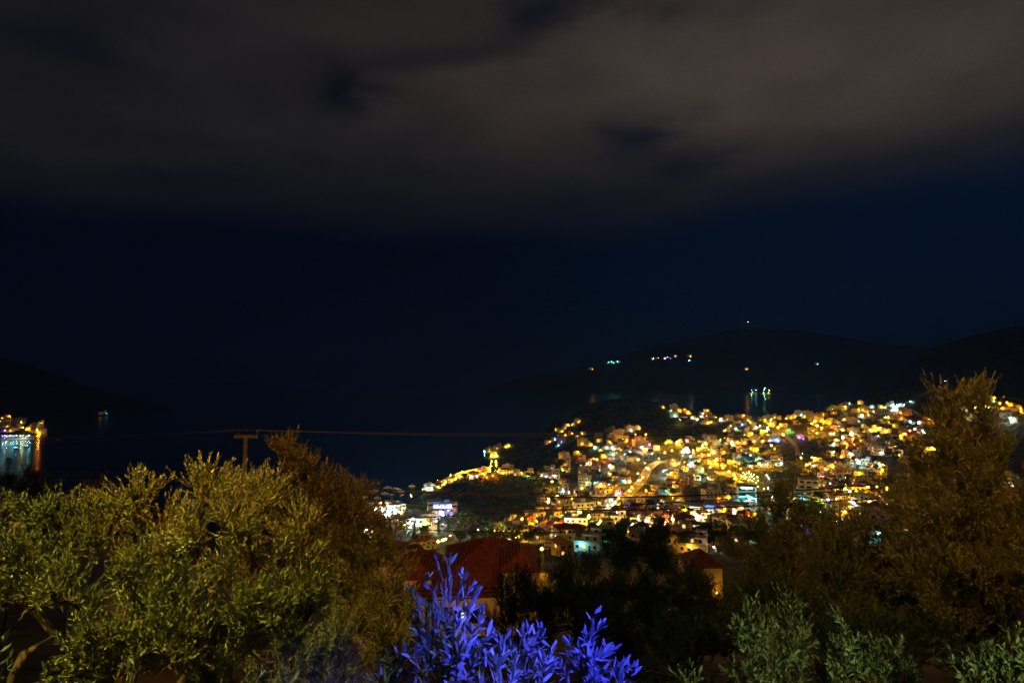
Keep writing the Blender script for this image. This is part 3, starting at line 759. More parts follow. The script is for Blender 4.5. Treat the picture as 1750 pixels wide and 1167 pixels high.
# ---- lights on the far mountain
for u, v, c, s, bv in [(1008, 631, 'o', 4, BM), (1011, 632, 'a', 4, BM), (1041, 620, 'c', 4, BM), (1046, 619, 'g', 4, BM), (1049, 621, 'c', 4, BM), (1054, 619, 'c', 4, BM), (1058, 620, 'g', 4, BM), (1115, 614, 'w', 4, BM),
                       (1123, 613, 'y', 3, BM), (1136, 614, 'm', 4, BM), (1140, 611, 'c', 3, BM), (1145, 613, 'p', 3, BM), (1154, 610, 'y', 3, BM), (1177, 609, 'r', 4, BM), (1180, 610, 'y', 4, BM), (1179, 617, 'c', 4, BM), (1276, 632, 'a', 4, BM), (1395, 623, 'c', 3, BM),
                       (1277, 558.5, 'c', 4, BM), (172, 708, 'y', 1, BH), (177, 706, 'c', 1, BH), (181, 707, 'c', 1, BH)]:
    p = base_on(bv, u, v)
    if p is None: print('miss', u, v); continue
    make_house(p, rnd.choice(['flat2', 'step', 'block3']), 'white', face(p, 15), 2.2 if bv is BM else .75, (c, max(1, s - 1)), windows=False)

def lamps_along(line, step, c, s, off, h=7):
    acc = 0; k = 0
    for a_, b_ in zip(line, line[1:]):
        acc += (b_ - a_).length
        if acc > step:
            acc = 0
            t = (b_ - a_); t.z = 0; t.normalize()
            nrm = Vector((-t.y, t.x, 0)) * (1 if k % 2 else -1)
            p = b_ + nrm * off
            p.z = down(p.x, p.y, b_.z)
            street_lamp(p, c, s, math.atan2(nrm.y, nrm.x) - math.pi / 2, 1.0, k % 3 > 0)
            k += 1
lamps_along(r1, 26, 'a', 3, 5.2)
lamps_along(r2, 11, 'y', 2, 3.2)
sw = MB(); vs = []; fs = []
for i_, p in enumerate(r2):
    t = r2[min(i_ + 1, len(r2) - 1)] - r2[max(i_ - 1, 0)]; t.z = 0; t.normalize()
    q = p + Vector((-t.y, t.x, 0)) * 4.4; z_ = down(p.x, p.y, p.z)
    for o_, h_ in ((0, -2), (0, 5.0), (.5, 5.0), (.5, -2)): vs.append(q + Vector((-t.y, t.x, 0)) * o_ + Vector((0, 0, z_ + h_ - q.z)))
for i_ in range(len(r2) - 1):
    for k in range(3): fs.append((i_ * 4 + k, i_ * 4 + 4 + k, i_ * 4 + 5 + k, i_ * 4 + 1 + k))
sw.add(vs, fs)
tag(sw.build('sea_wall', M['cream']), 'long pale sea wall lit by the lamps of the shore road', 'wall')
lamps_along(lot, 10, 'a', 3, 8)
lamps_along(r9, 24, 'y', 3, 5)
lamps_along(r6, 40, 'a', 2, 4)
lamps_along(r5, 20, 'a', 3, 4.5)
lamps_along(r3, 45, 'a', 1, 4)

# ------------------------------------------------------------------ cars
def car_meshes():
    B = MB()
    prof_ = [(-2.1, .35), (-2.15, .75), (-1.95, .98), (-1.3, 1.02), (-.7, 1.45), (.75, 1.47), (1.45, .98), (2.1, .85), (2.15, .35)]
    vs, fs = [], []
    for x, z in prof_:
        hw = .86 if z < 1.1 else .68
        vs += [(x, -hw, z), (x, hw, z)]
    nP = len(prof_)
    for i in range(nP - 1): fs.append((2 * i, 2 * i + 1, 2 * i + 3, 2 * i + 2))
    fs.append((2 * nP - 2, 2 * nP - 1, 1, 0))
    fs.append(tuple(2 * i for i in range(nP))); fs.append(tuple(2 * i + 1 for i in range(nP - 1, -1, -1)))
    B.add(vs, fs)
    G = MB()
    G.add([(-1.22, -.80, 1.05), (1.30, -.80, 1.05), (.68, -.70, 1.41), (-.66, -.70, 1.41)], [(0, 1, 2, 3)])
    G.add([(-1.22, .80, 1.05), (1.30, .80, 1.05), (.68, .70, 1.41), (-.66, .70, 1.41)], [(3, 2, 1, 0)])
    G.add([(1.46, -.72, 1.01), (1.46, .72, 1.01), (.80, .62, 1.46), (.80, -.62, 1.46)], [(0, 1, 2, 3)])
    G.add([(-1.32, -.72, 1.05), (-1.32, .72, 1.05), (-.76, .62, 1.45), (-.76, -.62, 1.45)], [(3, 2, 1, 0)])
    Wm = MB(); Wm.tube([(0, -.12, 0), (0, .12, 0)], .33, 10)
    H = MB(); H.ball((0, 0, 0), .13, 0, 6, 4)
    return B.mesh('body', CARP[0]), G.mesh('window_glass', M['glass']), Wm.mesh('wheel', M['rubber']), H.mesh('headlight', LAMPS['w']), H.mesh('taillight', LAMPS['r'])
CB, CG, CW, CH, CT = car_meshes()
CARW = ['silver', 'white', 'black', 'blue', 'red']
def car(p, yaw, col, on=False, label=None, group=None):
    root = empty('parked_car', p, yaw)
    obj('body', CB, root, m=CARP[col]); obj('window_glass', CG, root)
    for x in (-1.3, 1.3):
        for y in (-.78, .78): obj('wheel', CW, root, (x, y, .33))
    for y in (-.6, .6):
        hl = obj('headlight', CH, root, (2.08, y, .72), m=None if on else M['glass'])
        tl = obj('taillight', CT, root, (-2.08, y, .78), m=None if on else M['wood'])
    return tag(root, label, 'car', group)
def along(line, t):
    k = t * (len(line) - 1); i_ = min(int(k), len(line) - 2)
    a_, b_ = line[i_], line[i_ + 1]
    p = a_.lerp(b_, k - i_); d = b_ - a_
    nrm = Vector((-d.y, d.x, 0)).normalized()
    return p, math.atan2(d.y, d.x), nrm
def on_road(p): return Vector((p.x, p.y, down(p.x, p.y, p.z) + .45))
for k, (t, o_, nm) in enumerate([(.12, 'lower end'), (.38, 'lower bend'), (.62, 'middle'), (.86, 'upper end')] and [(.12, 1.6, 'at its lower end'), (.38, 1.6, 'at its lower bend'), (.62, 1.6, 'at its middle'), (.86, 1.6, 'at its upper end')]):
    p, yw, nn = along(r1, t)
    car(on_road(p + nn * o_), yw + math.pi, [1, 0, 2, 4][k], True, f'{CARW[[1, 0, 2, 4][k]]} car with headlights on, on the curving amber road {nm}', 'cars driving down the curving road')
for k in range(8):
    p, yw, nn = along(r3, .12 + k * .085)
    car(on_road(p + nn * 3.2), yw + R(60), k % 5, False, f'{CARW[k % 5]} car parked below the globe-lit terraces, {["first", "second", "third", "fourth", "fifth", "sixth", "seventh", "eighth"][k]} down the bend', 'cars parked along the bend below the terraces')
p = hit(1618, 652)
if p: car(p + Vector((0, 0, .4)), R(200), 1, True, 'white car with headlights on, at the top of the ridge road', 'cars on the ridge road')
p, yw, nn = along(r10, .45)
car(on_road(p), yw, 0, True, 'silver car with lights on, on the straight road behind the tall right olive', 'cars on the ridge road')

pv_ = np.zeros(len(V), dtype=np.float32)
for h_ in houses:
    q = h_['root'].location
    d2 = (V[:, 0] - q.x) ** 2 + (V[:, 1] - q.y - 1) ** 2
    pv_ = np.maximum(pv_, np.clip(1.25 - np.sqrt(d2) / 13, 0, .85))
ca = ground.data.attributes.new('paved', 'FLOAT', 'POINT')
ca.data.foreach_set('value', pv_.astype(np.float32))

# ------------------------------------------------------------------ terraces with globe lamps (hotel), pools, shops
GR = [(1271, 808), (1273, 810), (1276, 808), (1280, 806), (1280, 810), (1284, 810), (1288, 811), (1268, 814), (1271, 815), (1273, 817), (1276, 815), (1282, 814), (1286, 814), (1289, 817), (1279, 820), (1282, 819), (1286, 821), (1295, 815), (1295, 821), (1292, 825), (1287, 829), (1296, 832), (1306, 835), (1313, 834), (1276, 833), (1282, 836), (1288, 839), (1310, 811), (1312, 814), (1314, 817)]
for u, v in GR:
    p = base_at(u, v, 2.3)
    if p: garden_lamp(p, 'y' if u < 1309 else 'w', 2)
def pool(u, v, w_, d_, label):
    p = base_at(u, v)
    if p is None: return
    root = empty('swimming_pool', p + Vector((0, 0, .3)), face(p, 15))
    c = MB()
    for a_ in ((-w_ / 2 - .5, -w_ / 2, -.5, d_ + .5), (w_ / 2, w_ / 2 + .5, -.5, d_ + .5)): c.box(*a_, -3, .55)
    c.box(-w_ / 2, w_ / 2, -.5, 0, -3, .55); c.box(-w_ / 2, w_ / 2, d_, d_ + .5, -3, .55)
    c.build('coping', M['white'], root)
    wt = MB(); wt.box(-w_ / 2, w_ / 2, 0, d_, -1, .42); wt.build('pool_water', M['pool'], root)
    tag(root, label, 'pool', 'lit swimming pools')
pool(1167, 713, 10, 14, 'lit cyan swimming pool below the villas on the far saddle')
pool(1064, 821, 8, 10, 'lit cyan swimming pool left of the curving road')
pool(1134, 845, 7, 9, 'small lit cyan pool right of the curving road, upper one')
pool(1137, 838, 6, 8, 'small lit cyan pool right of the curving road beside a pale villa')
pool(1308, 789, 14, 10, 'wide lit cyan pool beside the blue-lit walls')
pool(1729, 715, 14, 12, 'lit cyan pool seen through the tall olive at right')
pool(1557, 722, 9, 10, 'lit cyan pool high on the right-hand slope')
pool(1406, 843, 9, 14, 'long cyan pool beside the hotel with yellow lamps')
pool(709, 893, 6, 7, 'round-edged lit cyan pool by the harbour square')

def shop(u, v, wpx, label, sign=None, floors=2, glow='shop', awn='white', wall='white'):
    p = base_at(u, v)
    if p is None: return
    w_ = wpx / F * p.y
    root = empty('shop_building', p, face(p, 6))
    h = 3.4 * floors
    b_ = MB(); b_.box(-w_ / 2, w_ / 2, 0, 9, -4, h); b_.build('wall', M[wall], root)
    r_ = MB(); r_.box(-w_ / 2 - .3, w_ / 2 + .3, -.4, 9.3, h, h + .25); r_.build('roof', M['slab'], root)
    nb = max(2, int(w_ / 4))
    for k in range(nb):
        x0 = -w_ / 2 + w_ * k / nb + .25; x1 = -w_ / 2 + w_ * (k + 1) / nb - .25
        s_ = MB(); s_.box(x0, x1, -.06, .03, .35, 2.7); s_.build('shop_window', M[glow], root)
        for f_ in range(1, floors):
            s_ = MB(); s_.box(x0 + .5, x1 - .5, -.05, .03, 3.4 * f_ + .9, 3.4 * f_ + 2.3); s_.build('window', M['lit'] if rnd.random() < .3 else M['glass'], root)
    a_ = MB()
    a_.add([(-w_ / 2, -.08, 3.1), (w_ / 2, -.08, 3.1), (w_ / 2, -2.2, 2.75), (-w_ / 2, -2.2, 2.75), (-w_ / 2, -.08, 3.2), (w_ / 2, -.08, 3.2), (w_ / 2, -2.2, 2.85), (-w_ / 2, -2.2, 2.85)],
           [(0, 1, 2, 3), (7, 6, 5, 4), (3, 2, 6, 7), (0, 3, 7, 4), (1, 5, 6, 2)])
    a_.build('awning', M[awn], root)
    if sign:
        s_ = MB(); s_.box(-w_ * .3, w_ * .3, -.2, -.02, h - 1.4, h - .3); s_.build('sign_board', M[sign], root)
    tag(root, label, 'shop', 'brightly lit shops of the town centre')
    taken.append((p.copy(), w_ * .5))
shop(1188, 885, 26, 'wide white shop with glaring white front right of the dark tree', 'litw')
shop(1214, 883, 20, 'white shop with blinding front under the blue sign', 'bluesign')
shop(1260, 883, 34, 'widest white shop front below the cyan-lit terraces', None)
shop(1277, 868, 30, 'four-tiered building with cyan-white lit storeys', 'shopc', 4, 'shopc')
shop(1240, 884, 12, 'narrow amber shop between two white ones', None, 2, 'lit', 'ochre')
shop(1160, 872, 18, 'low pale bar building with deep blue strip light', 'bluesign', 1, 'lit')
shop(1155, 889, 16, 'small low shop with white strip front beside the big dark tree', None, 1)
shop(1118, 890, 24, 'row of cafe fronts under the green-lit trees', None, 1, 'lit')
shop(1064, 896, 26, 'amber-lit cafe front beside the dazzling white lamp', None, 1, 'lit', 'ochre')
shop(1012, 882, 36, 'long low restaurant with yellow front behind the lamp-lined square', None, 1, 'lit', 'cream')
shop(950, 880, 40, 'long low terrace restaurant with white string lamps', None, 1, 'shop', 'cream')
shop(645, 862, 60, 'long pale harbour building with lit arcade below the blue lamp', None, 2, 'lit', 'cream', 'cream')
shop(648, 878, 46, 'harbour shops with glaring cool white fronts', None, 1, 'shop')
shop(712, 898, 44, 'harbour square restaurant row with warm front', None, 2, 'lit', 'ochre', 'cream')
shop(742, 884, 22, 'long yellow hotel wing beside the blue roof sign', None, 3, 'lit', 'ochre', 'ochre')
shop(1383, 853, 30, 'four-storey hotel dotted with yellow balcony lamps', None, 4, 'lit', 'cream', 'cream')

# blue roof sign on the ochre hotel: a board with a row of lit strokes
p = base_at(756, 884)
if p:
    root = empty('roof_sign', p + Vector((0, 0, 6.2)), face(p, 4))
    b_ = MB(); b_.box(-6.5, 6.5, 0, .2, 0, 2.6); b_.build('board', M['bluesign'], root)
    l_ = MB()
    for k in range(9):
        x = -5.4 + k * 1.25 + (.4 if k > 4 else 0)
        l_.box(x, x + .25, -.08, -.003, .7, 1.9); l_.box(x + .29, x + .75, -.08, -.003, 1.3 if k % 2 else .7, 1.55 if k % 2 else .95)
    l_.build('lettering', LAMPS['w'], root)
    t_ = MB()
    for x in (-5, 0, 5): t_.tube([(x, .4, -6.2), (x, .4, 2.2)], .12, 5)
    t_.build('support', M['metal'], root)
    tag(root, 'deep blue lit roof sign with pale lettering above the yellow hotel', 'sign')

# ------------------------------------------------------------------ boats
def boat_meshes():
    Hh = MB(); n_ = 9; vs = []; fs = []
    for i_ in range(n_):
        t = i_ / (n_ - 1); x = -4 + 8 * t
        hw = 1.35 * math.sin(math.pi * min(1, .35 + .65 * (1 - t))) ** .7 if t < 1 else .03
        hw = max(.03, 1.3 * (1 - max(0, t - .45) ** 2 * 3.3))
        sh = .85 + .5 * t * t
        vs += [(x, -hw, sh), (x, -hw * .6, -.25), (x, hw * .6, -.25), (x, hw, sh)]
    for i_ in range(n_ - 1):
        for k in range(4):
            a_ = i_ * 4
            fs.append((a_ + k, a_ + (k + 1) % 4, a_ + 4 + (k + 1) % 4, a_ + 4 + k))
    fs += [(3, 2, 1, 0), tuple(range((n_ - 1) * 4, n_ * 4))]
    Hh.add(vs, fs)
    Cc = MB(); Cc.box(-1.8, 1.0, -.85, .85, .95, 2.0); Cc.box(-2.0, 1.2, -.95, .95, 2.0, 2.1)
    Mm = MB(); Mm.tube([(.9, 0, 1), (.9, 0, 10)], [.08, .05], 5); Mm.tube([(.9, 0, 2.4), (-3.2, 0, 2.6)], .05, 5)
    return Hh, Cc, Mm
hh, cc, mm_ = boat_meshes()
BHm, BCm, BMm = hh.mesh('hull', M['hull']), cc.mesh('cabin', M['white']), mm_.mesh('mast', M['metal'])
def boat(u, v, sc, col, label, lamp=None, mast=True, yaw=None):
    r = ray(u, v); t = -CZ / r.z; p = r * t + Vector((0, 0, CZ))
    root = empty('moored_boat', (p.x, p.y, 0), R(rnd.uniform(-35, 35)) if yaw is None else yaw, sc)
    obj('hull', BHm, root, m=M[col]); obj('cabin', BCm, root)
    if mast: obj('mast', BMm, root)
    if lamp:
        for k, (c, s_, z) in enumerate(lamp): obj('anchor_light', BULB[(c, s_)], root, (.9 - k * .9, 0, z))
    tag(root, label, 'boat', 'boats moored in the bays')
boat(663, 834, 1.0, 'hull', 'pale motor boat farthest out beyond the harbour', None, False, 0)
boat(675, 836.5, 1.0, 'hull', 'pale motor boat beside the farthest one off the harbour', None, False, .2)
boat(640, 839, 1.0, 'hull', 'pale boat moored alone left of the other harbour boats', None, False, 0)
boat(658, 844, .9, 'hull', 'small pale boat close in above the harbour roofs', None, False, .1)
boat(685, 839, .9, 'hull', 'small boat nearest the shore road', None, False, -.1)
boat(670, 847, .8, 'hullb', 'small wooden boat just above the blue harbour lamp', None, False, .3)
boat(645, 852, .8, 'hull', 'little boat at the harbour mouth under the cable', None, False, 0)
boat(704, 831, .8, 'hull', 'little pale boat off the middle of the shore road', None, False, 0)
boat(28, 767, 1.1, 'hullb', 'dark wooden boat at the end of a cyan reflection', None, True, 0)
boat(45, 763, .9, 'hullb', 'dark boat between two cyan reflections across the bay', None, False, .4)
boat(16, 783, 1.0, 'hullb', 'dark low rowing boat alone in the brown reflection', None, False, 0)
boat(52, 758, .8, 'hullb', 'small dark boat just below the end of the quay', None, True, 0)
boat(100, 751, .9, 'hull', 'small pale boat on the dark water right of the orange reflection', None, False, 0)
boat(1284, 673, 4.5, 'hull', 'anchored sailing ship with cool mast lights, leftmost beyond the saddle', [('y', 1, 3), ('c', 1, 6)], True, 0)
boat(1291, 672, 4, 'hull', 'anchored ship with one small cyan light beyond the saddle', [('c', 1, 5.5)], True, 0)
boat(1306, 673.5, 5, 'hull', 'large anchored ship with tall cyan and yellow mast lights', [('c', 1, 8), ('g', 1, 5.5), ('y', 1, 2.4)], True, 0)
boat(1313, 673, 4.6, 'hull', 'anchored ship with yellow-green lights, rightmost beyond the saddle', [('y', 1, 5.5), ('y', 1, 2.6)], True, 0)

# hilltop mast on the mountain
p = base_on(BM, 1271, 561)
if p:
    root = empty('radio_mast', p)
    t_ = MB()
    for k in range(3):
        an = k * 2.094; t_.tube([(3.5 * math.cos(an), 3.5 * math.sin(an), -4), (.5 * math.cos(an), .5 * math.sin(an), 62)], .5, 5)
    for z in range(4, 62, 8):
        rr = 3.5 - 3 * z / 62
        for k in range(3):
            a1, a2 = k * 2.094, (k + 1) * 2.094
            t_.tube([(rr * math.cos(a1), rr * math.sin(a1), z), (rr * .87 * math.cos(a2), rr * .87 * math.sin(a2), z + 7)], .25, 4)
    t_.build('lattice', M['metal'], root)
    bl = MB(); bl.ball((0, 0, 63), .8); bl.build('beacon', LAMPS['r'], root)
    fl = MB(); fl.ball((30, -45, 62), 1.8); fl.build('floodlight', LAMPS['c'], root)
    tag(root, 'tall mast with a pale floodlight and tiny red beacon on the highest mountain top', 'mast')

# ------------------------------------------------------------------ leaves (numpy)
def unit(a): return a / np.maximum(np.linalg.norm(a, axis=-1, keepdims=True), 1e-9)
class Foliage:
    def __init__(s): s.V, s.L, s.T, s.mi, s.nv = [], [], [], [], 0
    def leaves(s, B, D, Nn, L, Wd, bend=.10):
        n_ = len(B)
        S = unit(np.cross(D, Nn))
        st = [(0, .12), (.38, 1.0), (.74, .72), (1.0, .0)]
        def at(t, w_, sg):
            return B + D * (L * t)[:, None] + S * (sg * Wd * .5 * w_)[:, None] - Nn * (L * bend * t * t)[:, None]
        pts = np.stack([at(0, 0, 0), at(.36, 1, -1), at(.36, 1, 1), at(.74, .74, -1), at(.74, .74, 1), at(1, 0, 0)], 1)
        s.V.append(pts.reshape(-1, 3))
        base = s.nv + np.arange(n_)[:, None] * 6
        loops = base + np.array([0, 2, 1, 1, 2, 4, 3, 3, 4, 5])[None]
        s.L.append(loops.ravel()); s.T.append(np.tile([3, 4, 3], n_)); s.mi.append(np.zeros(n_ * 3))
        s.nv += n_ * 6
    def stems(s, A, Bp, r):
        n_ = len(A)
        d = unit(Bp - A)
        o = unit(np.cross(d, np.array([.31, .52, .79])))
        q = np.cross(d, o)
        ring = [o, -.5 * o + .866 * q, -.5 * o - .866 * q]
        pts = np.stack([A + x * r for x in ring] + [Bp + x * r * .5 for x in ring], 1)
        s.V.append(pts.reshape(-1, 3))
        base = s.nv + np.arange(n_)[:, None] * 6
        s.L.append((base + np.array([0, 1, 4, 3, 1, 2, 5, 4, 2, 0, 3, 5])[None]).ravel())
        s.T.append(np.full(n_ * 3, 4)); s.mi.append(np.ones(n_ * 3)); s.nv += n_ * 6
    def twigs(s, B, D, L, k, leafL, leafW, spread=40, bend_up=.25, jit=.18):
        """twigs from B along D of length L with k pairs of opposite leaves"""
        n_ = len(B)
        up = np.array([0, 0, 1.0])
        mid = B + D * (L * .5)[:, None]
        D2 = unit(D + up * bend_up)
        tip = mid + D2 * (L * .5)[:, None]
        r = np.full(n_, 1.0)
        s.stems(B, mid, .0022 * leafL / .055); s.stems(mid, tip, .0016 * leafL / .055)
        ph0 = nr.uniform(0, 6.28, n_)
        ts = np.linspace(.08, .98, k)
        for i_, t in enumerate(ts):
            c = B + D * (L * t)[:, None] if t < .5 else mid + D2 * (L * (t - .5))[:, None]
            ax = D if t < .5 else D2
            a_ = unit(np.cross(ax, np.array([.21, .93, .3]))); b_ = np.cross(ax, a_)
            for sg in (0, math.pi):
                ph = ph0 + i_ * math.pi / 2 + sg + nr.normal(0, .35, n_)
                side = a_ * np.cos(ph)[:, None] + b_ * np.sin(ph)[:, None]
                sp_ = np.radians(spread * (1.15 - .7 * t) + nr.normal(0, 9, n_))
                ld = unit(ax * np.cos(sp_)[:, None] + side * np.sin(sp_)[:, None] + nr.normal(0, jit, (n_, 3)))
                nn = unit(ax - ld * (ax * ld).sum(-1, keepdims=True))
                sz = nr.uniform(.7, 1.12, n_) * (1 if t < .85 else .75)
                s.leaves(c, ld, nn, leafL * sz, leafW * sz * nr.uniform(.85, 1.15, n_))
    def mesh(s, name, mats):
        V_ = np.concatenate(s.V); L_ = np.concatenate(s.L); T_ = np.concatenate(s.T); mi = np.concatenate(s.mi)
        st = np.concatenate([[0], np.cumsum(T_)[:-1]])
        return np_mesh(name, V_, L_, st, T_, mats, False, mi)

def branch(mb, a_, b_, r0, r1, wob=.08, n_=6, sides=6):
    a_, b_ = Vector(a_), Vector(b_)
    L_ = (b_ - a_).length
    pts = []
    for i_ in range(n_ + 1):
        t = i_ / n_
        p = a_.lerp(b_, t)
        if 0 < i_ < n_: p += Vector((rnd.gauss(0, 1), rnd.gauss(0, 1), rnd.gauss(0, 1))) * L_ * wob * .5
        p.z += L_ * .10 * math.sin(math.pi * t)
        pts.append(p)
    mb.tube(pts, [r0 + (r1 - r0) * i_ / n_ for i_ in range(n_ + 1)], sides)
    return pts

def olive(name, label, lobes, base, fork, ntw, leafL=.058, leafW=.0145, twL=.25, pairs=7, lean=(0, 0, .75), m='olive', group='olive trees in the garden below the terrace', cat='tree', r0=.075, spread=40, out=.6, jit=.18, shell=.72):
    """lobes: (u, v, D, radius in px across, radius in px up)"""
    root = empty(name, base)
    org = np.array(root.location)
    fo = Foliage(); tb = MB()
    bz = Vector(fork)
    branch(tb, Vector(base) - Vector((0, 0, .3)), bz, r0, r0 * .42, .10, 7, 9)
    area = [l[3] * l[4] * (l[2] / 6) ** 2 for l in lobes]
    tot = sum(area)
    for l, ar in zip(lobes, area):
        c = P(l[0], l[1], l[2]); ra = l[3] / F * l[2]; rb = l[4] / F * l[2]
        branch(tb, bz, c - Vector((0, 0, rb * .3)), r0 * .3, .012, .14, 6, 6)
        for _ in range(9):
            d = Vector((rnd.gauss(0, 1), rnd.gauss(0, 1), rnd.gauss(.4, .9))).normalized()
            e = c + Vector((d.x * ra, d.y * (ra + rb) / 2, d.z * rb)) * .85
            branch(tb, c - Vector((0, 0, rb * .35)), e, .014, .004, .16, 4, 4)
        k = max(8, int(ntw * ar / tot))
        ns = max(3, int(k / 19))
        rad = np.array([ra, (ra + rb) / 2, rb])
        sd = unit(nr.normal(0, 1, (ns, 3)) + np.array([0, -.25, .35]))
        sc_ = np.array(c) + sd * rad * nr.uniform(.62, 1.0, (ns, 1))
        ax = unit(sd * out + np.array(lean) + nr.normal(0, .25, (ns, 3)))
        for q_, a__ in zip(sc_, ax):
            branch(tb, c - Vector((0, 0, rb * .35)), Vector(q_), .008, .003, .14, 4, 4)
        w_ = nr.integers(0, ns, k)
        pos = sc_[w_] + ax[w_] * nr.uniform(-.16, .16, (k, 1)) * twL * 2.2 + nr.normal(0, twL * .17, (k, 3))
        dr = unit(ax[w_] + nr.normal(0, .36, (k, 3)))
        fo.twigs(pos - org, dr, nr.uniform(.6, 1.2, k) * twL, pairs, leafL, leafW, spread, jit=jit)
    tb.v = [tuple(np.array(p) - org) for p in tb.v]
    tb.build('trunk', M['bark'], root, True)
    obj('crown', fo.mesh('crown', [M[m], M['twig']]), root)
    return tag(root, label, cat, group)

def gnd(u, D): 
    x = (u - U0) / F * D
    return Vector((x, D, down(x, D, 100)))

olive('olive_tree', 'leftmost olive tree with warm yellow-lit crown top at the frame edge', [(-50, 906, 6.2, 54, 34), (20, 898, 6.2, 58, 32), (100, 894, 6.1, 48, 29), (50, 956, 5.8, 61, 34), (100, 981, 5.7, 23, 28), (-40, 986, 5.7, 54, 46), (60, 1026, 5.5, 54, 34)],
      gnd(20, 6.6), P(55, 960, 6.4), 820)
olive('olive_tree', 'small-topped olive with forked trunk, between the leftmost olive and the big bushy one', [(235, 862, 6.4, 37, 27), (205, 899, 6.3, 33, 29), (270, 899, 6.4, 33, 33), (165, 929, 6, 17, 17), (255, 949, 6.2, 40, 29)],
      gnd(185, 6.8), P(197, 935, 6.5), 560)
olive('olive_tree', 'biggest bushy olive with yellow-green foliage, standing in front of the utility pole', [(352, 856, 5.8, 26, 27), (395, 848, 5.9, 29, 26), (455, 864, 5.9, 31, 26), (505, 911, 5.8, 26, 29), (330, 906, 5.8, 29, 29), (410, 911, 5.7, 47, 36), (480, 956, 5.7, 40, 32), (518, 986, 5.7, 32, 32), (420, 986, 5.5, 40, 36), (524, 1046, 5.5, 43, 36), (450, 1056, 5.3, 54, 40),
      (380, 1116, 5.2, 50, 36), (480, 1136, 5.1, 61, 36), (552, 1121, 5.2, 43, 32), (400, 1176, 5, 58, 29), (540, 1176, 5, 58, 29)], gnd(330, 6.0), P(347, 975, 6.0), 2000)
olive('olive_tree', 'low spreading olive with drooping dull boughs in the bottom left corner', [(230, 995, 5.2, 36, 34), (165, 1085, 4.9, 51, 34), (250, 1070, 4.9, 60, 36), (310, 1030, 5.1, 34, 34), (200, 1130, 4.8, 64, 30), (300, 1120, 4.8, 51, 38), (120, 1020, 5.2, 38, 30)],
      gnd(215, 5.6), P(240, 1105, 5.4), 700)
olive('dark_tree', 'tall dark rusty-lit tree tapering to a point, right of the bushy olive', [(497, 776, 9, 18, 27), (510, 808, 9, 32, 29), (545, 843, 9.1, 44, 36), (590, 866, 9.1, 25, 27), (515, 873, 9, 47, 47), (590, 908, 9, 40, 42), (545, 928, 9, 63, 52), (620, 938, 9, 42, 46), (665, 933, 8.9, 23, 36), (600, 993, 8.8, 63, 48), (655, 993, 8.8, 36, 52), (620, 1058, 8.6, 63, 52), (670, 1078, 8.5, 38, 59), (624, 880, 9, 22, 24), (610, 865, 9, 26, 26), (600, 1118, 8.4, 63, 47), (660, 1138, 8.3, 42, 42)],
      gnd(560, 9.6), P(565, 960, 9.3), 4800, .056, .016, .24, 7, group='dark trees round the houses below', m='olived')
olive('shrub', 'dark upright-twigged shrub in front of the big red roof and its cream wing', [(880, 1030, 12, 36, 40), (930, 1015, 12, 45, 36), (985, 1008, 12, 40, 36), (900, 1075, 11.8, 60, 40), (985, 1060, 11.8, 60, 44), (1020, 1085, 11.6, 40, 40), (855, 1085, 11.8, 26, 36)],
      gnd(930, 12), P(935, 1090, 12), 2300, .07, .016, .34, 8, lean=(0, 0, 1.3), m='oleander', group='shrubs in the garden', cat='shrub', spread=28)
olive('dark_tree', 'broad dark long-leaved tree in the middle, hiding the town square behind', [(1085, 948, 14, 50, 28), (1132, 940, 14.1, 40, 30), (1162, 1015, 14, 36, 36), (1045, 985, 14, 45, 36), (1115, 995, 13.8, 80, 44), (1060, 1045, 13.5, 70, 44), (1150, 1050, 13.5, 80, 50), (1205, 1080, 13.4, 40, 36), (1100, 1090, 13.2, 90, 40)],
      gnd(1110, 14), P(1115, 1040, 14), 2300, .12, .019, .36, 7, lean=(0, 0, .1), m='oleander', group='dark trees round the houses below', spread=55, out=.8)
olive('dark_tree', 'reddish-brown lit tree with two crown tips right of the white shop fronts', [(1333, 866, 11, 22, 26), (1382, 874, 11, 19, 20), (1320, 908, 11, 39, 29), (1375, 913, 11, 38, 29), (1290, 953, 11, 42, 31), (1350, 963, 10.8, 51, 37), (1285, 1035, 10.9, 26, 30), (1320, 1023, 10.6, 60, 39), (1390, 968, 10.8, 34, 39), (1280, 1058, 10.6, 42, 34)],
      gnd(1325, 11.4), P(1325, 1000, 11.2), 2100, .062, .019, .28, 7, m='olived', group='dark trees round the houses below')
olive('olive_tree', 'dim brown-lit olive with many upright sprays, left of the tallest olive', [(1430, 930, 9, 34, 27), (1480, 940, 9, 38, 34), (1410, 980, 9, 38, 38), (1475, 1000, 8.9, 60, 42), (1535, 975, 8.8, 38, 47), (1430, 1045, 8.7, 60, 38), (1520, 1060, 8.5, 68, 38), (1590, 1075, 8.2, 51, 38)],
      gnd(1460, 9.2), P(1465, 1050, 9), 1900, .07, .015, .34, 8, m='olived', lean=(-.15, 0, .9), spread=30)
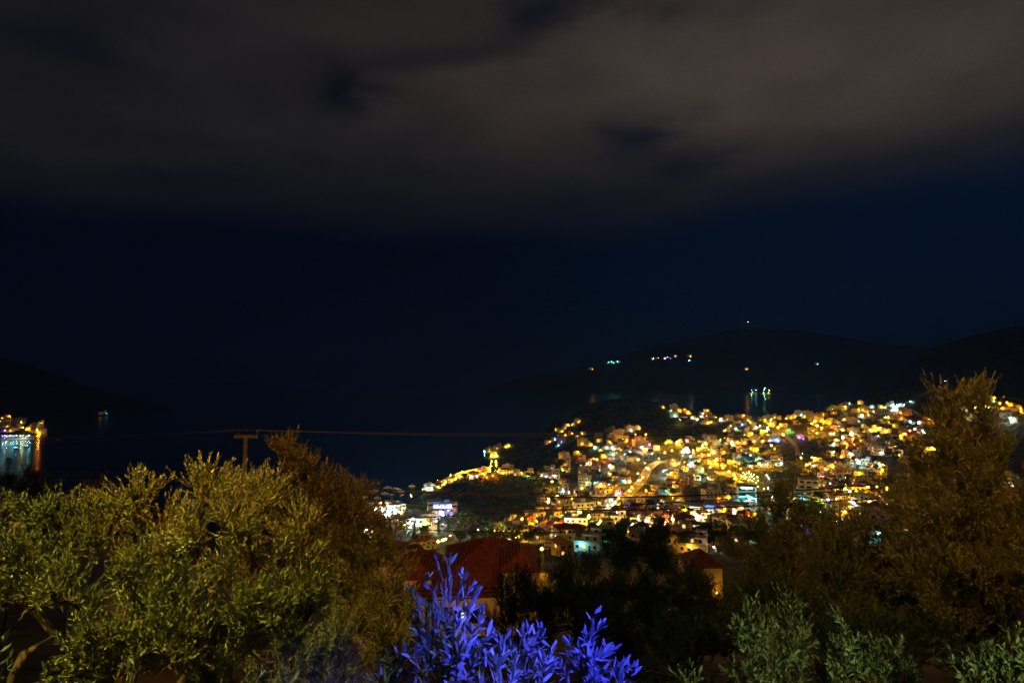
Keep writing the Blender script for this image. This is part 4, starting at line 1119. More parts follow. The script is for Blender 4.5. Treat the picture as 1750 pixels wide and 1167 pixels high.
olive('olive_tree', 'tallest olive at right, wind-tossed and orange-lit, rising above the ridge', [(1617, 690, 8, 12, 15), (1660, 694, 8, 22, 19), (1684, 714, 8, 20, 24), (1622, 734, 8, 24, 26), (1665, 742, 8, 29, 26), (1592, 784, 8, 26, 29), (1640, 789, 8, 42, 37), (1690, 796, 8, 28, 28), (1575, 829, 8, 26, 22), (1640, 854, 7.9, 68, 41), (1715, 864, 7.8, 38, 51), (1570, 894, 7.9, 42, 37), (1640, 934, 7.7, 68, 42), (1725, 954, 7.5, 42, 51), (1590, 974, 7.7, 51, 42), (1670, 1004, 7.4, 60, 41), (1762, 894, 7.6, 30, 50), (1755, 1024, 7.2, 42, 51), (1620, 1054, 7.4, 51, 34)],
      gnd(1690, 8.3), P(1690, 960, 8.1), 2700, .072, .015, .32, 8, lean=(-.35, 0, .8), spread=32, jit=.12)
olive('dark_bush', 'black bush silhouette on the slope in front of the left bay', [(-30, 818, 34, 34, 9), (5, 815, 34, 28, 8), (40, 824, 34, 28, 8), (75, 836, 33, 26, 10), (20, 845, 33, 60, 14), (165, 872, 30, 24, 14), (180, 890, 30, 26, 18), (140, 900, 30, 30, 20)],
      gnd(30, 36), P(40, 860, 35), 900, .16, .05, .6, 6, m='oleander', group='bushes on the slope', cat='bush', r0=.1)

olive('dark_bush', 'dark bush added to fill the black hollow right of the blue shrub', [(1110, 1125, 8.5, 60, 36), (1190, 1110, 8.6, 60, 40), (1240, 1100, 8.6, 40, 40), (1150, 1150, 8.2, 90, 30)],
      gnd(1165, 8.8), P(1165, 1150, 8.7), 900, .07, .018, .3, m='oleander', group='dark bushes added under the trees', cat='bush', r0=.05)  # added bush, covers lit ground where there is only black shade
olive('dark_bush', 'dark bush added under the tall right olive, behind the grey-green shrub', [(1500, 1095, 7.6, 60, 40), (1580, 1110, 7.5, 60, 34), (1640, 1100, 7.4, 50, 36), (1440, 1110, 7.7, 60, 36), (1700, 1120, 7.2, 50, 40)],
      gnd(1550, 7.8), P(1550, 1150, 7.7), 1100, .07, .018, .3, m='oleander', group='dark bushes added under the trees', cat='bush', r0=.05)  # also added, hides brown lit ground to keep this corner black

# shrubs close to the terrace, shoot by shoot: (tip u, tip v, foot u, foot v, distance)
def shoots(name, label, rows, m, leafL, leafW, group, spread=34, side=2):
    rs = [P(a_[2], a_[3], a_[4]) for a_ in rows]
    mid = sum(rs, Vector()) / len(rs)
    root = empty(name, (mid.x, mid.y, down(mid.x, mid.y, 107)))
    org = np.array(root.location)
    fo = Foliage(); tb = MB()
    foot = Vector(root.location)
    for (tu, tv, fu, fv, D) in rows:
        a_, b_ = P(fu, fv, D + rnd.uniform(-.1, .12)), P(tu, tv, D + rnd.uniform(-.06, .06))
        branch(tb, foot - Vector((0, 0, .1)), a_, .016, .007, .1, 5, 5)
        pts = branch(tb, a_, b_, .0055, .0018, .06, 6, 4)
        L_ = (b_ - a_).length
        seg = [np.array(p) for p in pts]
        n_ = max(3, int(L_ / (leafL * .34)))
        ph = rnd.uniform(0, 6.28)
        Bs, Ds, Ns, Ls = [], [], [], []
        for i_ in range(n_):
            t = (i_ + .5) / n_
            k = min(int(t * 6), 5); q = seg[k] + (seg[k + 1] - seg[k]) * (t * 6 - k)
            ax = unit(seg[k + 1] - seg[k]); o = unit(np.cross(ax, [.3, .8, .2])); w_ = np.cross(ax, o)
            for sg in (0, math.pi):
                an = ph + i_ * math.pi / 2 + sg + rnd.gauss(0, .3)
                sd = o * math.cos(an) + w_ * math.sin(an)
                s_ = R(spread * (1.2 - .75 * t) + rnd.gauss(0, 8))
                ld = unit(ax * math.cos(s_) + sd * math.sin(s_) + np.array([rnd.gauss(0, .1) for _ in range(3)]))
                Bs.append(q); Ds.append(ld); Ns.append(unit(ax - ld * ax.dot(ld))); Ls.append(leafL * rnd.uniform(.65, 1.15) * (.7 if t > .93 else 1))
        # side twigs
        for _ in range(side):
            t = rnd.uniform(.15, .75); k = min(int(t * 6), 5); q = seg[k]
            ax = unit(seg[k + 1] - seg[k]); dd = unit(ax + np.array([rnd.gauss(0, .6), rnd.gauss(0, .6), rnd.gauss(.2, .3)]))
            fo.twigs(np.array([q]) - org, np.array([dd]), np.array([L_ * rnd.uniform(.22, .4)]), 5, leafL * .95, leafW * .95, spread)
        Bs, Ds, Ns, Ls = map(np.array, (Bs, Ds, Ns, Ls))
        fo.leaves(Bs - org, Ds, Ns, Ls, Ls * (leafW / leafL) * nr.uniform(.85, 1.2, len(Ls)), .14)
    tb.v = [tuple(np.array(p) - org) for p in tb.v]
    tb.build('stems', M['twig'], root, True)
    obj('crown', fo.mesh('crown', [M[m], M['twig']]), root)
    return tag(root, label, 'shrub', group)

BL = [(770, 955, 762, 1110, 2.35), (702, 1008, 738, 1130, 2.3), (732, 985, 750, 1110, 2.35), (790, 985, 772, 1100, 2.3), (815, 1012, 782, 1110, 2.25), (826, 1045, 790, 1140, 2.3), (760, 1015, 752, 1130, 2.2), (712, 1062, 742, 1160, 2.25), (840, 1078, 800, 1170, 2.2), (745, 1050, 757, 1175, 2.15), (785, 1050, 770, 1175, 2.15),
      (805, 1075, 780, 1180, 2.1), (725, 1100, 750, 1185, 2.15), (770, 1095, 765, 1200, 2.1), (868, 1085, 845, 1190, 2.3), (893, 1078, 875, 1190, 2.35), (926, 1072, 905, 1175, 2.3), (910, 1100, 890, 1190, 2.2), (948, 1108, 922, 1195, 2.25), (855, 1115, 835, 1200, 2.1), (885, 1120, 865, 1210, 2.1), (935, 1130, 915, 1210, 2.1),
      (1018, 1047, 1000, 1150, 2.4), (1000, 1085, 1000, 1170, 2.35), (1046, 1110, 1008, 1165, 2.35), (975, 1098, 995, 1185, 2.4), (990, 1115, 1000, 1200, 2.3), (1030, 1100, 1004, 1190, 2.3), (1068, 1136, 1050, 1200, 2.35), (1083, 1140, 1062, 1210, 2.35), (1050, 1140, 1035, 1210, 2.3), (960, 1135, 975, 1205, 2.3), (1015, 1135, 1010, 1210, 2.2), (830, 1120, 815, 1205, 2.1), (700, 1120, 735, 1190, 2.2)]
shoots('olive_shrub', 'young olive shrub lit vivid blue at the bottom centre', BL, 'oliveb', .062, .0148, 'young olive shrubs below the terrace', side=2)
shoots('olive_shrub', 'lilac and green tinged olive sprigs at the left foot of the vivid blue shrub', [(642, 1125, 655, 1190, 2.5), (662, 1120, 668, 1190, 2.5), (675, 1135, 680, 1200, 2.45), (692, 1113, 690, 1190, 2.55), (712, 1120, 705, 1190, 2.5), (655, 1150, 660, 1210, 2.4), (725, 1135, 715, 1200, 2.5)], 'oliveb', .058, .014, 'young olive shrubs below the terrace')
GRS = [(1238, 1065, 1290, 1150, 4), (1275, 1020, 1290, 1130, 4.1), (1298, 1035, 1297, 1140, 4), (1318, 1030, 1310, 1140, 4.1), (1345, 1018, 1335, 1130, 4.2), (1352, 1040, 1340, 1150, 4.1), (1378, 1035, 1355, 1140, 4.1), (1258, 1050, 1290, 1160, 3.9), (1262, 1090, 1292, 1190, 3.8), (1240, 1130, 1280, 1200, 3.8), (1300, 1075, 1300, 1190, 3.8), (1325, 1075, 1315, 1190, 3.8), (1360, 1090, 1340, 1190, 3.9), (1280, 1110, 1290, 1210, 3.7), (1340, 1115, 1330, 1210, 3.8), (1385, 1070, 1360, 1180, 4), (1375, 1125, 1360, 1210, 3.9), (1310, 1125, 1305, 1220, 3.7),
       (1433, 1038, 1440, 1150, 3.9), (1455, 1080, 1445, 1170, 3.9), (1425, 1085, 1440, 1180, 3.9), (1440, 1090, 1442, 1200, 3.8), (1470, 1120, 1450, 1200, 3.8), (1415, 1130, 1435, 1210, 3.8), (1460, 1145, 1450, 1220, 3.8), (1398, 1100, 1405, 1200, 4.0), (1412, 1105, 1412, 1200, 4.0)]
shoots('olive_shrub', 'bright green young olive shrub with several upright tips, bottom right', GRS, 'oliveb', .056, .0142, 'young olive shrubs below the terrace', side=10)
shoots('olive_shrub', 'shadowy grey-green olive shrub between the bright green one and the corner one', [(1480, 1090, 1500, 1180, 4.3), (1500, 1095, 1510, 1180, 4.3), (1518, 1092, 1520, 1180, 4.3), (1542, 1090, 1530, 1180, 4.3), (1530, 1115, 1525, 1200, 4.2), (1555, 1125, 1540, 1200, 4.2), (1490, 1120, 1505, 1210, 4.2), (1570, 1150, 1555, 1210, 4.1), (1515, 1135, 1515, 1210, 4.1)], 'oliveb', .054, .0142, 'young olive shrubs below the terrace', side=9)
shoots('olive_shrub', 'pale grey-green olive shrub in the bottom right corner', [(1632, 1125, 1660, 1200, 3.6), (1650, 1120, 1665, 1200, 3.6), (1678, 1105, 1685, 1190, 3.6), (1692, 1100, 1695, 1190, 3.6), (1715, 1105, 1708, 1190, 3.5), (1742, 1075, 1735, 1180, 3.5), (1755, 1095, 1745, 1190, 3.5), (1665, 1140, 1675, 1210, 3.5), (1700, 1135, 1700, 1210, 3.5), (1730, 1125, 1725, 1210, 3.4), (1760, 1130, 1750, 1210, 3.4), (1642, 1150, 1665, 1215, 3.5)], 'oliveb', .056, .0142, 'young olive shrubs below the terrace', side=9)
shoots('olive_shrub', 'pale olive sprig poking in at the left edge of the frame', [(6, 1092, -12, 1160, 2.4), (14, 1125, -6, 1185, 2.4), (-4, 1105, -18, 1180, 2.4), (10, 1150, 2, 1210, 2.3)], 'oliveb', .058, .015, 'lone olive sprigs at the bottom', side=0)
shoots('olive_shrub', 'single short olive sprig near the bottom left corner', [(75, 1140, 66, 1190, 2.6), (82, 1152, 72, 1195, 2.6)], 'oliveb', .056, .015, 'lone olive sprigs at the bottom', side=0)
shoots('olive_shrub', 'yellow-green olive sprig below the drooping boughs at left', [(236, 1115, 222, 1180, 2.9), (222, 1130, 216, 1190, 2.9)], 'oliveb', .056, .016, 'lone olive sprigs at the bottom', side=0)
shoots('olive_shrub', 'small green olive sprig between the vivid blue and bright green shrubs', [(1160, 1138, 1165, 1195, 3.6), (1180, 1132, 1176, 1195, 3.6), (1196, 1145, 1185, 1200, 3.6), (1170, 1150, 1172, 1205, 3.5)], 'oliveb', .054, .015, 'lone olive sprigs at the bottom', side=1)

# bare twiggy tree behind the left olives
root = empty('bare_tree', gnd(170, 24))
tb = MB()
b0 = Vector(root.location); tp = P(165, 865, 24)
branch(tb, b0, tp, .12, .06)
for k in range(16):
    e = P(rnd.uniform(130, 190), rnd.uniform(812, 850), 24 + rnd.uniform(-.6, .6))
    pts = branch(tb, tp, e, .03, .008, .14, 6, 5)
    for _ in range(3):
        q = pts[rnd.randint(2, 5)]
        branch(tb, q, q + Vector((rnd.gauss(0, .3), rnd.gauss(0, .3), rnd.uniform(.1, .6))), .009, .004, .1, 3, 4)
tb.v = [tuple(Vector(p) - b0) for p in tb.v]
tb.build('branches', M['bark'], root)
tag(root, 'leafless twiggy tree behind the left-hand olives against the water', 'tree')

# ------------------------------------------------------------------ town trees
def tree_proto(kind, seed):
    g = np.random.default_rng(seed); rr = random.Random(seed)
    tb = MB(); fo_v, fo_f = [], []
    if kind == 'round': lob = [(0, 0, 3.6, 1.9, 1.6)] + [(rr.gauss(0, 1.1), rr.gauss(0, 1.1), rr.uniform(2.6, 4.8), rr.uniform(.9, 1.4), rr.uniform(.8, 1.2)) for _ in range(7)]; tb.tube([(0, 0, -1), (.1, 0, 1.4), (0, 0, 3.4)], [.2, .16, .08], 6); q, s_ = 620, .34
    elif kind == 'tall': lob = [(0, 0, z, 1.0 - .09 * z, .9) for z in (1.2, 2.4, 3.6, 4.8, 6.0, 7.2)]; tb.tube([(0, 0, -1), (0, 0, 7)], [.16, .04], 6); q, s_ = 560, .28
    else: lob = [(rr.gauss(0, 1.7), rr.gauss(0, 1.7), rr.uniform(3.0, 5.2), rr.uniform(1.1, 1.7), rr.uniform(.7, 1.0)) for _ in range(9)]; tb.tube([(0, 0, -1), (.2, .1, 1.6), (0, 0, 4)], [.26, .2, .08], 6); q, s_ = 760, .36
    for l in lob: tb.tube([(0, 0, l[2] * .45), (l[0] * .9, l[1] * .9, l[2])], [.07, .02], 4)
    per = q // len(lob)
    for l in lob:
        d = unit(g.normal(0, 1, (per, 3)))
        r_ = .45 + .62 * g.random(per) ** .5
        c = np.array(l[:3]) + d * np.array([l[3], l[3], l[4]]) * r_[:, None]
        a_ = unit(d + g.normal(0, .6, (per, 3)))
        t_ = unit(np.cross(a_, g.normal(0, 1, (per, 3)))); b_ = np.cross(a_, t_)
        sz = s_ * g.uniform(.5, 1.3, per)[:, None]
        fo_v.append(np.stack([c - t_ * sz, c - b_ * sz * .6, c + t_ * sz, c + b_ * sz * .6], 1).reshape(-1, 3))
    V_ = np.concatenate(fo_v); nq = len(V_) // 4
    cm = np_mesh('crown', V_, np.arange(nq * 4), np.arange(nq) * 4, None, [M['crown']])
    return tb.mesh('trunk', M['bark']), cm
TP = {'round': [tree_proto('round', s_) for s_ in (1, 2, 3)], 'tall': [tree_proto('tall', s_) for s_ in (4, 5)], 'wide': [tree_proto('wide', s_) for s_ in (6, 7, 8)]}
TW = dict(round='round leafy tree', tall='slim upright tree', wide='spreading tree')
TN = dict(round='round_tree', tall='upright_tree', wide='spreading_tree')
trees = []
def town_tree(p, kind, sc, label=None):
    tr, cr = rnd.choice(TP[kind])
    root = empty(TN[kind], p, rnd.uniform(0, 6.28), sc)
    obj('trunk', tr, root); obj('crown', cr, root)
    if label: tag(root, label, 'tree', 'trees among the town houses')
    else: trees.append(dict(root=root, kind=kind, uv=pix(p), D=p.y))
    return root
for p in GREENTREES:
    for _ in range(2):
        q = p + Vector((rnd.uniform(-3.5, 3.5), rnd.uniform(-1, 4), 0)); q.z = down(q.x, q.y, p.z)
        town_tree(q, 'round', rnd.uniform(.7, 1.1))
TB = [(920, 1060, 770, 890, 34), (1040, 1200, 750, 880, 34), (1200, 1330, 745, 810, 20), (1240, 1400, 720, 750, 10), (1400, 1560, 695, 800, 34), (1430, 1540, 790, 840, 22), (690, 990, 878, 935, 40), (990, 1320, 880, 940, 75), (1180, 1262, 828, 860, 6), (1340, 1560, 850, 930, 16), (1580, 1748, 690, 780, 10), (690, 870, 800, 850, 14)]
for x0, x1, y0, y1, cnt in TB:
    k = 0
    for _ in range(cnt * 5):
        if k >= cnt: break
        p = base_at(rnd.uniform(x0, x1), rnd.uniform(y0, y1))
        if p is None or p.z < .4 or not free(p, 1.2): continue
        town_tree(p, rnd.choices(['round', 'tall', 'wide'], [5, 2, 4])[0], rnd.uniform(.8, 1.5)); k += 1

# scrub on the dark hillsides: uncountable
def scrub(name, boxes, lo, hi, label, water_ok=False):
    vs = []
    for x0, x1, y0, y1, cnt in boxes:
        for _ in range(cnt):
            p = base_at(rnd.uniform(x0, x1), rnd.uniform(y0, y1))
            if p is None or p.z < .6 or not free(p, 1.0): continue
            s_ = rnd.uniform(lo, hi)
            d = unit(nr.normal(0, 1, (16, 3))); d[:, 2] = np.abs(d[:, 2])
            c = np.array(p) + d * np.array([s_, s_, s_ * .8])
            t_ = unit(np.cross(d, nr.normal(0, 1, (16, 3)))); b_ = np.cross(d, t_)
            z_ = s_ * nr.uniform(.35, .75, 16)[:, None]
            vs.append(np.stack([c - t_ * z_, c - b_ * z_, c + t_ * z_, c + b_ * z_], 1).reshape(-1, 3))
    V_ = np.concatenate(vs); nq = len(V_) // 4
    o = obj(name, np_mesh(name, V_, np.arange(nq * 4), np.arange(nq) * 4, None, [M['crown']]))
    return tag(o, label, 'scrub', kind='stuff')
scrub('undergrowth', [(690, 960, 805, 900, 1500), (1170, 1265, 815, 865, 260), (1320, 1420, 748, 832, 500), (880, 1300, 685, 760, 1300), (860, 960, 755, 830, 700), (1500, 1640, 660, 780, 500), (1250, 1500, 760, 850, 400)], .7, 1.7, 'dark low scrub covering the unbuilt hillsides')

# lamps that light trees and walls strongly
for u, v, c, s, h in [(804, 913, 'g', 3, 4), (713, 877, 'g', 3, 3), (750, 930, 'y', 3, 6), (757, 927, 'y', 3, 6), (760, 925, 'y', 2, 6), (770, 915, 'o', 2, 4), (817, 905, 'y', 2, 3), (824, 907, 'y', 2, 3), (832, 904, 'c', 2, 4), (928, 950, 'a', 3, 6), (846, 906, 'a', 3, 5), (860, 908, 'a', 3, 5), (872, 905, 'a', 3, 5), (742, 862, 'g', 2, 3), (722, 872, 'g', 3, 3), (735, 868, 'g', 2, 3), (700, 936, 'a', 2, 5), (680, 950, 'a', 2, 5), (722, 948, 'a', 2, 5)]:
    p = base_at(u, v, h)
    if p: street_lamp(p, c, s, face(p, 20), h / 6.8)
for u, v, k_, s_ in [(800, 905, 'round', 2.0), (790, 900, 'round', 1.5), (812, 903, 'wide', 1.3), (718, 882, 'round', 1.4), (728, 876, 'wide', 1.5), (738, 872, 'round', 1.4), (748, 866, 'round', 1.2), (850, 915, 'wide', 1.4), (864, 915, 'round', 1.5), (876, 914, 'wide', 1.3), (925, 906, 'round', 1.6), (938, 908, 'tall', 1.6), (950, 908, 'round', 1.5), (963, 906, 'tall', 1.7), (890, 893, 'round', 1.4)]:
    p = base_at(u, v)
    if p: town_tree(p, k_, s_)

# ------------------------------------------------------------------ houses nearer by
def near_house(u, v, wpx, kind, wall, label, lamp=None, yaw=None, litp=.08):
    p = base_at(u, v)
    if p is None: return
    sc = wpx / F * p.y / PR[kind]['size'][0]
    r_ = make_house(p, kind, wall, face(p, 4) if yaw is None else -math.atan2(p.x, p.y) + R(yaw), sc, lamp, litp)
    houses.pop()
    return tag(r_, label, 'house', 'houses just below the terrace')
near_house(677, 946, 17, 'gable2', 'cream', 'leftmost small cream gabled house of the lamp-lit row behind the red roofs', yaw=6)
near_house(691, 944, 15, 'flat2', 'cream', 'flat cream house between two gabled ones in the lamp-lit row', yaw=4)
near_house(706, 940, 15, 'gable2', 'cream', 'second cream gable of the lamp-lit row, tight beside its twin', yaw=4)
near_house(721, 939, 15, 'gable2', 'cream', 'third cream gable of the lamp-lit row, centre of the row', yaw=2)
near_house(737, 938, 18, 'gable2', 'cream', 'widest cream gabled house beside the dazzling lamps', yaw=0)
near_house(729, 928, 24, 'flat2', 'cream', 'long flat cream house standing behind the lamp-lit gables')
near_house(712, 955, 26, 'hip2', 'white', 'low hipped house in front of the lamp-lit gable row', yaw=10)
near_house(969, 950, 27, 'gable2', 'ochre', 'gabled house with ochre front and dark side, above the amber lamp', None, 28)
near_house(941, 938, 22, 'flat2', 'cream', 'square cream flat-roofed house left of the ochre gabled house')
near_house(897, 921, 26, 'hip2', 'white', 'white house with orange hipped roof and glaring front behind the big roof', ('w', '3'))
near_house(1000, 934, 26, 'hip2', 'grey', 'greenish hipped house right of the ochre gabled house', ('c', '1'))
near_house(985, 924, 30, 'hip2', 'white', 'white hipped house behind the ochre gabled one')
near_house(1168, 905, 30, 'hip2', 'cream', 'cream gabled bar house with dark roof beside the shops')
near_house(1204, 926, 18, 'gable2', 'pink', 'small rose house lit by one lamp, at the end of the pale wall', ('a', '2'))

def big_house(name, label):
    root = empty(name, (0, 0, 0)); return tag(root, label, 'house', 'tile-roofed houses just below')
# the large red roof
root = big_house('tiled_house', 'large house with broad dark red tile roof and cream corner wing, at centre')
w_ = MB(); w_.box(-7.0, -1.0, 52.6, 65, 78, 90.9); w_.box(-1.0, 2.2, 57, 65, 78, 90.9); w_.build('wall', M['cream'], root)
r_ = MB()
ap = (-2.3, 61, 93.3)
cs_ = [(-7.3, 52, 90.75), (-.75, 52, 90.75), (-.75, 56.5, 91.9), (2.6, 56.5, 91.2), (2.6, 65.8, 90.85), (-7.3, 65.8, 90.85)]
r_.add([ap] + cs_ + [(x, y, z - .22) for x, y, z in cs_], [(0, 1, 2), (0, 2, 3), (0, 3, 4), (0, 4, 5), (0, 5, 6), (0, 6, 1)] + [(1 + k, 7 + k, 7 + (k + 1) % 6, 1 + (k + 1) % 6) for k in range(6)])
rf = r_.build('roof', M['tile'], root)
rg = MB()
for k in (0, 3, 4, 5): rg.tube([Vector(ap) + Vector((0, 0, .05)), Vector(cs_[k]) + Vector((0, 0, .08))], .11, 6)
rg.build('ridge_tiles', M['tile'], rf)
wg = MB(); wg.box(-.75, 2.25, 50.3, 56, 80, 93.3); wg.build('wing_wall', M['cream'], root)
wr = MB(); hip_roof(wr, -.75, 2.25, 50.3, 56, 93.47, 1.15, .32); wrf = wr.build('wing_roof', M['tile'], root)
for x in (-6, -3.4):
    g_ = MB(); g_.box(x - .6, x + .6, 52.54, 52.66, 88, 89.4); g_.build('window', M['glass'], root)
g_ = MB(); g_.box(-4.6, -4.3, 52.2, 52.58, 88.6, 88.9); g_.build('wall_lamp', M['litw'], root)
# the lower house to its left
root = big_house('tiled_house', 'lower house with red hipped roof and olive-lit gable porch, left of the big roof')
w_ = MB(); w_.box(-11.2, -7.7, 55.5, 62, 78, 90.85); w_.build('wall', M['cream'], root)
r_ = MB(); hip_roof(r_, -11.2, -7.7, 55.5, 62, 91.05, 1.3, .4); r_.build('roof', M['tile'], root)
w_ = MB(); w_.box(-9.4, -7.8, 52.4, 55.4, 78, 90.1); w_.add([(-9.4, 52.4, 90.1), (-7.8, 52.4, 90.1), (-8.6, 52.4, 90.75)], [(0, 1, 2)]); w_.build('porch_wall', M['ochre'], root)
r_ = MB(); gable_roof(r_, -9.4, -7.8, 52.4, 55.3, 90.08, .66, .2); r_.build('porch_roof', M['tile'], root)
g_ = MB(); g_.box(-8.67, -8.53, 52.1, 52.35, 90.3, 90.44); g_.build('porch_lamp', M['litw'], root)
# small roof at right
pr = P(1206, 968, 88)
root = big_house('tiled_house', 'small house with dark red hipped roof and amber-lit wall, behind the middle trees')
hx = 5.6 / 2
w_ = MB(); w_.box(pr.x - hx + .3, pr.x + hx - .3, pr.y, pr.y + 5.5, pr.z - 9, pr.z - .17); w_.build('wall', M['cream'], root)
r_ = MB(); hip_roof(r_, pr.x - hx + .3, pr.x + hx - .3, pr.y, pr.y + 5.5, pr.z, 1.9, .3); r_.build('roof', M['tile'], root)
g_ = MB(); g_.box(pr.x - .2, pr.x + .5, pr.y - .06, pr.y + .05, pr.z - 2.6, pr.z - 1.4); g_.build('window', M['glass'], root)
bl = MB(); bl.tube([(pr.x + 1, pr.y, pr.z - 3.2), (pr.x + 1, pr.y - 1.6, pr.z - 3)], .04, 5); bl = bl.build('wall_lamp', M['metal'], root); obj('bulb', BULB[('a', 1)], bl, (pr.x + 1, pr.y - 1.7, pr.z - 3.2)).scale = (.5, .5, .5)  # lamp added on the front to turn the wall amber
root = big_house('tiled_house', 'dark flat-eaved house edge behind the rusty tree, left of the red roofs')
a_ = P(655, 945, 62)
w_ = MB(); w_.box(a_.x - 1.2, a_.x + 1.8, a_.y, a_.y + 4, a_.z - 9, a_.z - .17); w_.build('wall', M['cream'], root)
r_ = MB(); hip_roof(r_, a_.x - 1.2, a_.x + 1.8, a_.y, a_.y + 4, a_.z, .7, .3); r_.build('roof', M['tile'], root)

def slab_wall(name, label, pts, th, m, cat='wall'):
    """a low wall along pts: (u, v of its top, D, height)"""
    mb = MB()
    for (u0, v0, d0, h0), (u1, v1, d1, h1) in zip(pts, pts[1:]):
        a_, b_ = P(u0, v0, d0), P(u1, v1, d1)
        t = (b_ - a_); t.z = 0; t.normalize(); nn = Vector((-t.y, t.x, 0)) * th
        c = [a_ - Vector((0, 0, h0)), b_ - Vector((0, 0, h1)), b_, a_]
        mb.add(c + [k + nn for k in c], [(0, 1, 2, 3), (5, 4, 7, 6), (3, 2, 6, 7), (0, 4, 5, 1), (0, 3, 7, 4), (1, 5, 6, 2)])
    return tag(mb.build(name, M[m]), label, cat, 'walls round the gardens')
slab_wall('garden_wall', 'bright white stepped garden wall glimpsed through the left olives', [(120, 958, 13, 2.5), (150, 946, 13.2, 2.4), (178, 934, 13.4, 2.4), (222, 927, 13.6, 2.4)], .3, 'white')
slab_wall('garden_wall', 'pale rendered wall with dark cables across it, behind the rusty tree', [(604, 1003, 22, 3), (690, 1000, 23, 3)], .3, 'cream')
slab_wall('garden_wall', 'long pale retaining wall running down beside the small rose house', [(1186, 914, 240, 3), (1204, 926, 225, 3), (1222, 936, 210, 3)], .5, 'white')

# ------------------------------------------------------------------ utility pole and wires
pt = P(420, 746, 52)
root = empty('utility_pole', (pt.x, pt.y, down(pt.x, pt.y)))
gz = root.location.z
o_ = MB(); o_.tube([(0, 0, -.5), (0, 0, pt.z - gz)], [.30, .17], 10); o_.build('pole', M['pole'], root)
o_ = MB(); o_.box(-1.0, 1.02, -.11, .11, pt.z - gz - .12, pt.z - gz + .14); o_.build('crossarm', M['pole'], root)
IN = []
for x in (-.85, .02, .88):
    o_ = MB(); z0 = pt.z - gz + .14
    o_.tube([(x, 0, z0), (x, 0, z0 + .12), (x, 0, z0 + .13), (x, 0, z0 + .22), (x, 0, z0 + .23), (x, 0, z0 + .32), (x, 0, z0 + .33), (x, 0, z0 + .45), (x, 0, z0 + .5)], [.07, .07, .21, .17, .20, .16, .21, .16, .06], 10)
    o_.build('insulator', M['ceramic'], root, True)
    IN.append(Vector((pt.x + x, pt.y, gz + z0 + .46)))
tag(root, 'slim concrete utility pole with three dark insulators, behind the bushy olive', 'utility pole')

def cable(name, label, pts, r, m, group, sag=None):
    ps = [p if isinstance(p, Vector) else P(*p) for p in pts]
    line = []
    if len(ps) == 2 or sag is not None:
        for a_, b_ in zip(ps, ps[1:]):
            for k in range(24):
                t = k / 24; q = a_.lerp(b_, t); q.z -= (sag or 0) * 4 * t * (1 - t); line.append(q)
        line.append(ps[-1])
    else:
        k_ = len(ps)
        for i_ in range(k_ - 1):
            p0, p1, p2, p3 = ps[max(0, i_ - 1)], ps[i_], ps[i_ + 1], ps[min(k_ - 1, i_ + 2)]
            for s_ in range(10):
                t = s_ / 10
                line.append(.5 * ((2 * p1) + (p2 - p0) * t + (2 * p0 - 5 * p1 + 4 * p2 - p3) * t * t + (3 * p1 - p0 - 3 * p2 + p3) * t ** 3))
        line.append(ps[-1])
    mb = MB(); mb.tube(line, r, 6)
    return tag(mb.build(name, M[m]), label, 'cable', group)
PW = 'thin wires carried by the utility pole'
for k, (L_, R_, nm) in enumerate([((-160, 757, 95), (1420, 727, 95), 'left'), ((-160, 752, 93), (1400, 722, 93), 'middle'), ((-160, 765, 97), (1440, 735, 97), 'right')]):
    cable('power_wire', f'thin brown wire running left from the {nm} insulator of the pole', [P(*L_), IN[k]], .02, 'wire', PW, .25)
    cable('power_wire', f'thin brown wire running right from the {nm} insulator over the bay', [IN[k], P(*R_)], .02, 'wire', PW, .9)
KB = 'black cables strung across the view'
cable('power_cable', 'thick black cable highest across the town, over the harbour mouth', [(520, 822, 26), (610, 832, 25), (745, 841, 24), (880, 847, 24), (1030, 849.5, 24), (1200, 846, 25), (1390, 836, 27), (1480, 829, 28), (1700, 812, 30)], .028, 'cable', KB)
cable('power_cable', 'thick black cable second from the top, through the harbour roofs', [(520, 845, 26), (620, 854, 25), (760, 864, 24), (880, 869.5, 24), (1060, 871.5, 24), (1250, 866, 25), (1330, 862, 26), (1500, 852, 28)], .026, 'cable', KB)
cable('power_cable', 'black cable rising to the right across the dark hill and shops', [(560, 892, 30), (690, 885, 29), (780, 881, 29), (880, 875.5, 29), (1000, 868, 29), (1200, 855, 30), (1340, 846, 31), (1600, 828, 33)], .026, 'cable', KB)
cable('power_cable', 'black cable lowest across the town, just above the big red roof', [(560, 900, 30), (675, 903.5, 29), (800, 908, 29), (900, 909.5, 29), (1010, 909.5, 29), (1200, 911, 30), (1300, 910, 31), (1500, 905, 33)], .024, 'cable', KB)
for k, (a_, b_) in enumerate([((590, 1012, 20), (860, 1004, 20)), ((590, 1021, 20), (860, 1010, 20)), ((590, 1031, 20), (860, 1018, 20))]):
    cable('power_cable', f'black cable below the red roofs, {["upper", "middle", "lower"][k]} of three', [P(*a_), P(*b_)], .02, 'cable', 'three black cables below the red roofs', .03)
cable('power_wire', 'faint wire over the left bay, upper of two, above the leftmost olive', [(-60, 802, 60), (480, 806, 60)], .012, 'wire', 'faint wires over the left bay', .2)
cable('power_wire', 'faint wire over the left bay, lower of two, above the leftmost olive', [(-60, 815, 60), (480, 822, 60)], .012, 'wire', 'faint wires over the left bay', .2)
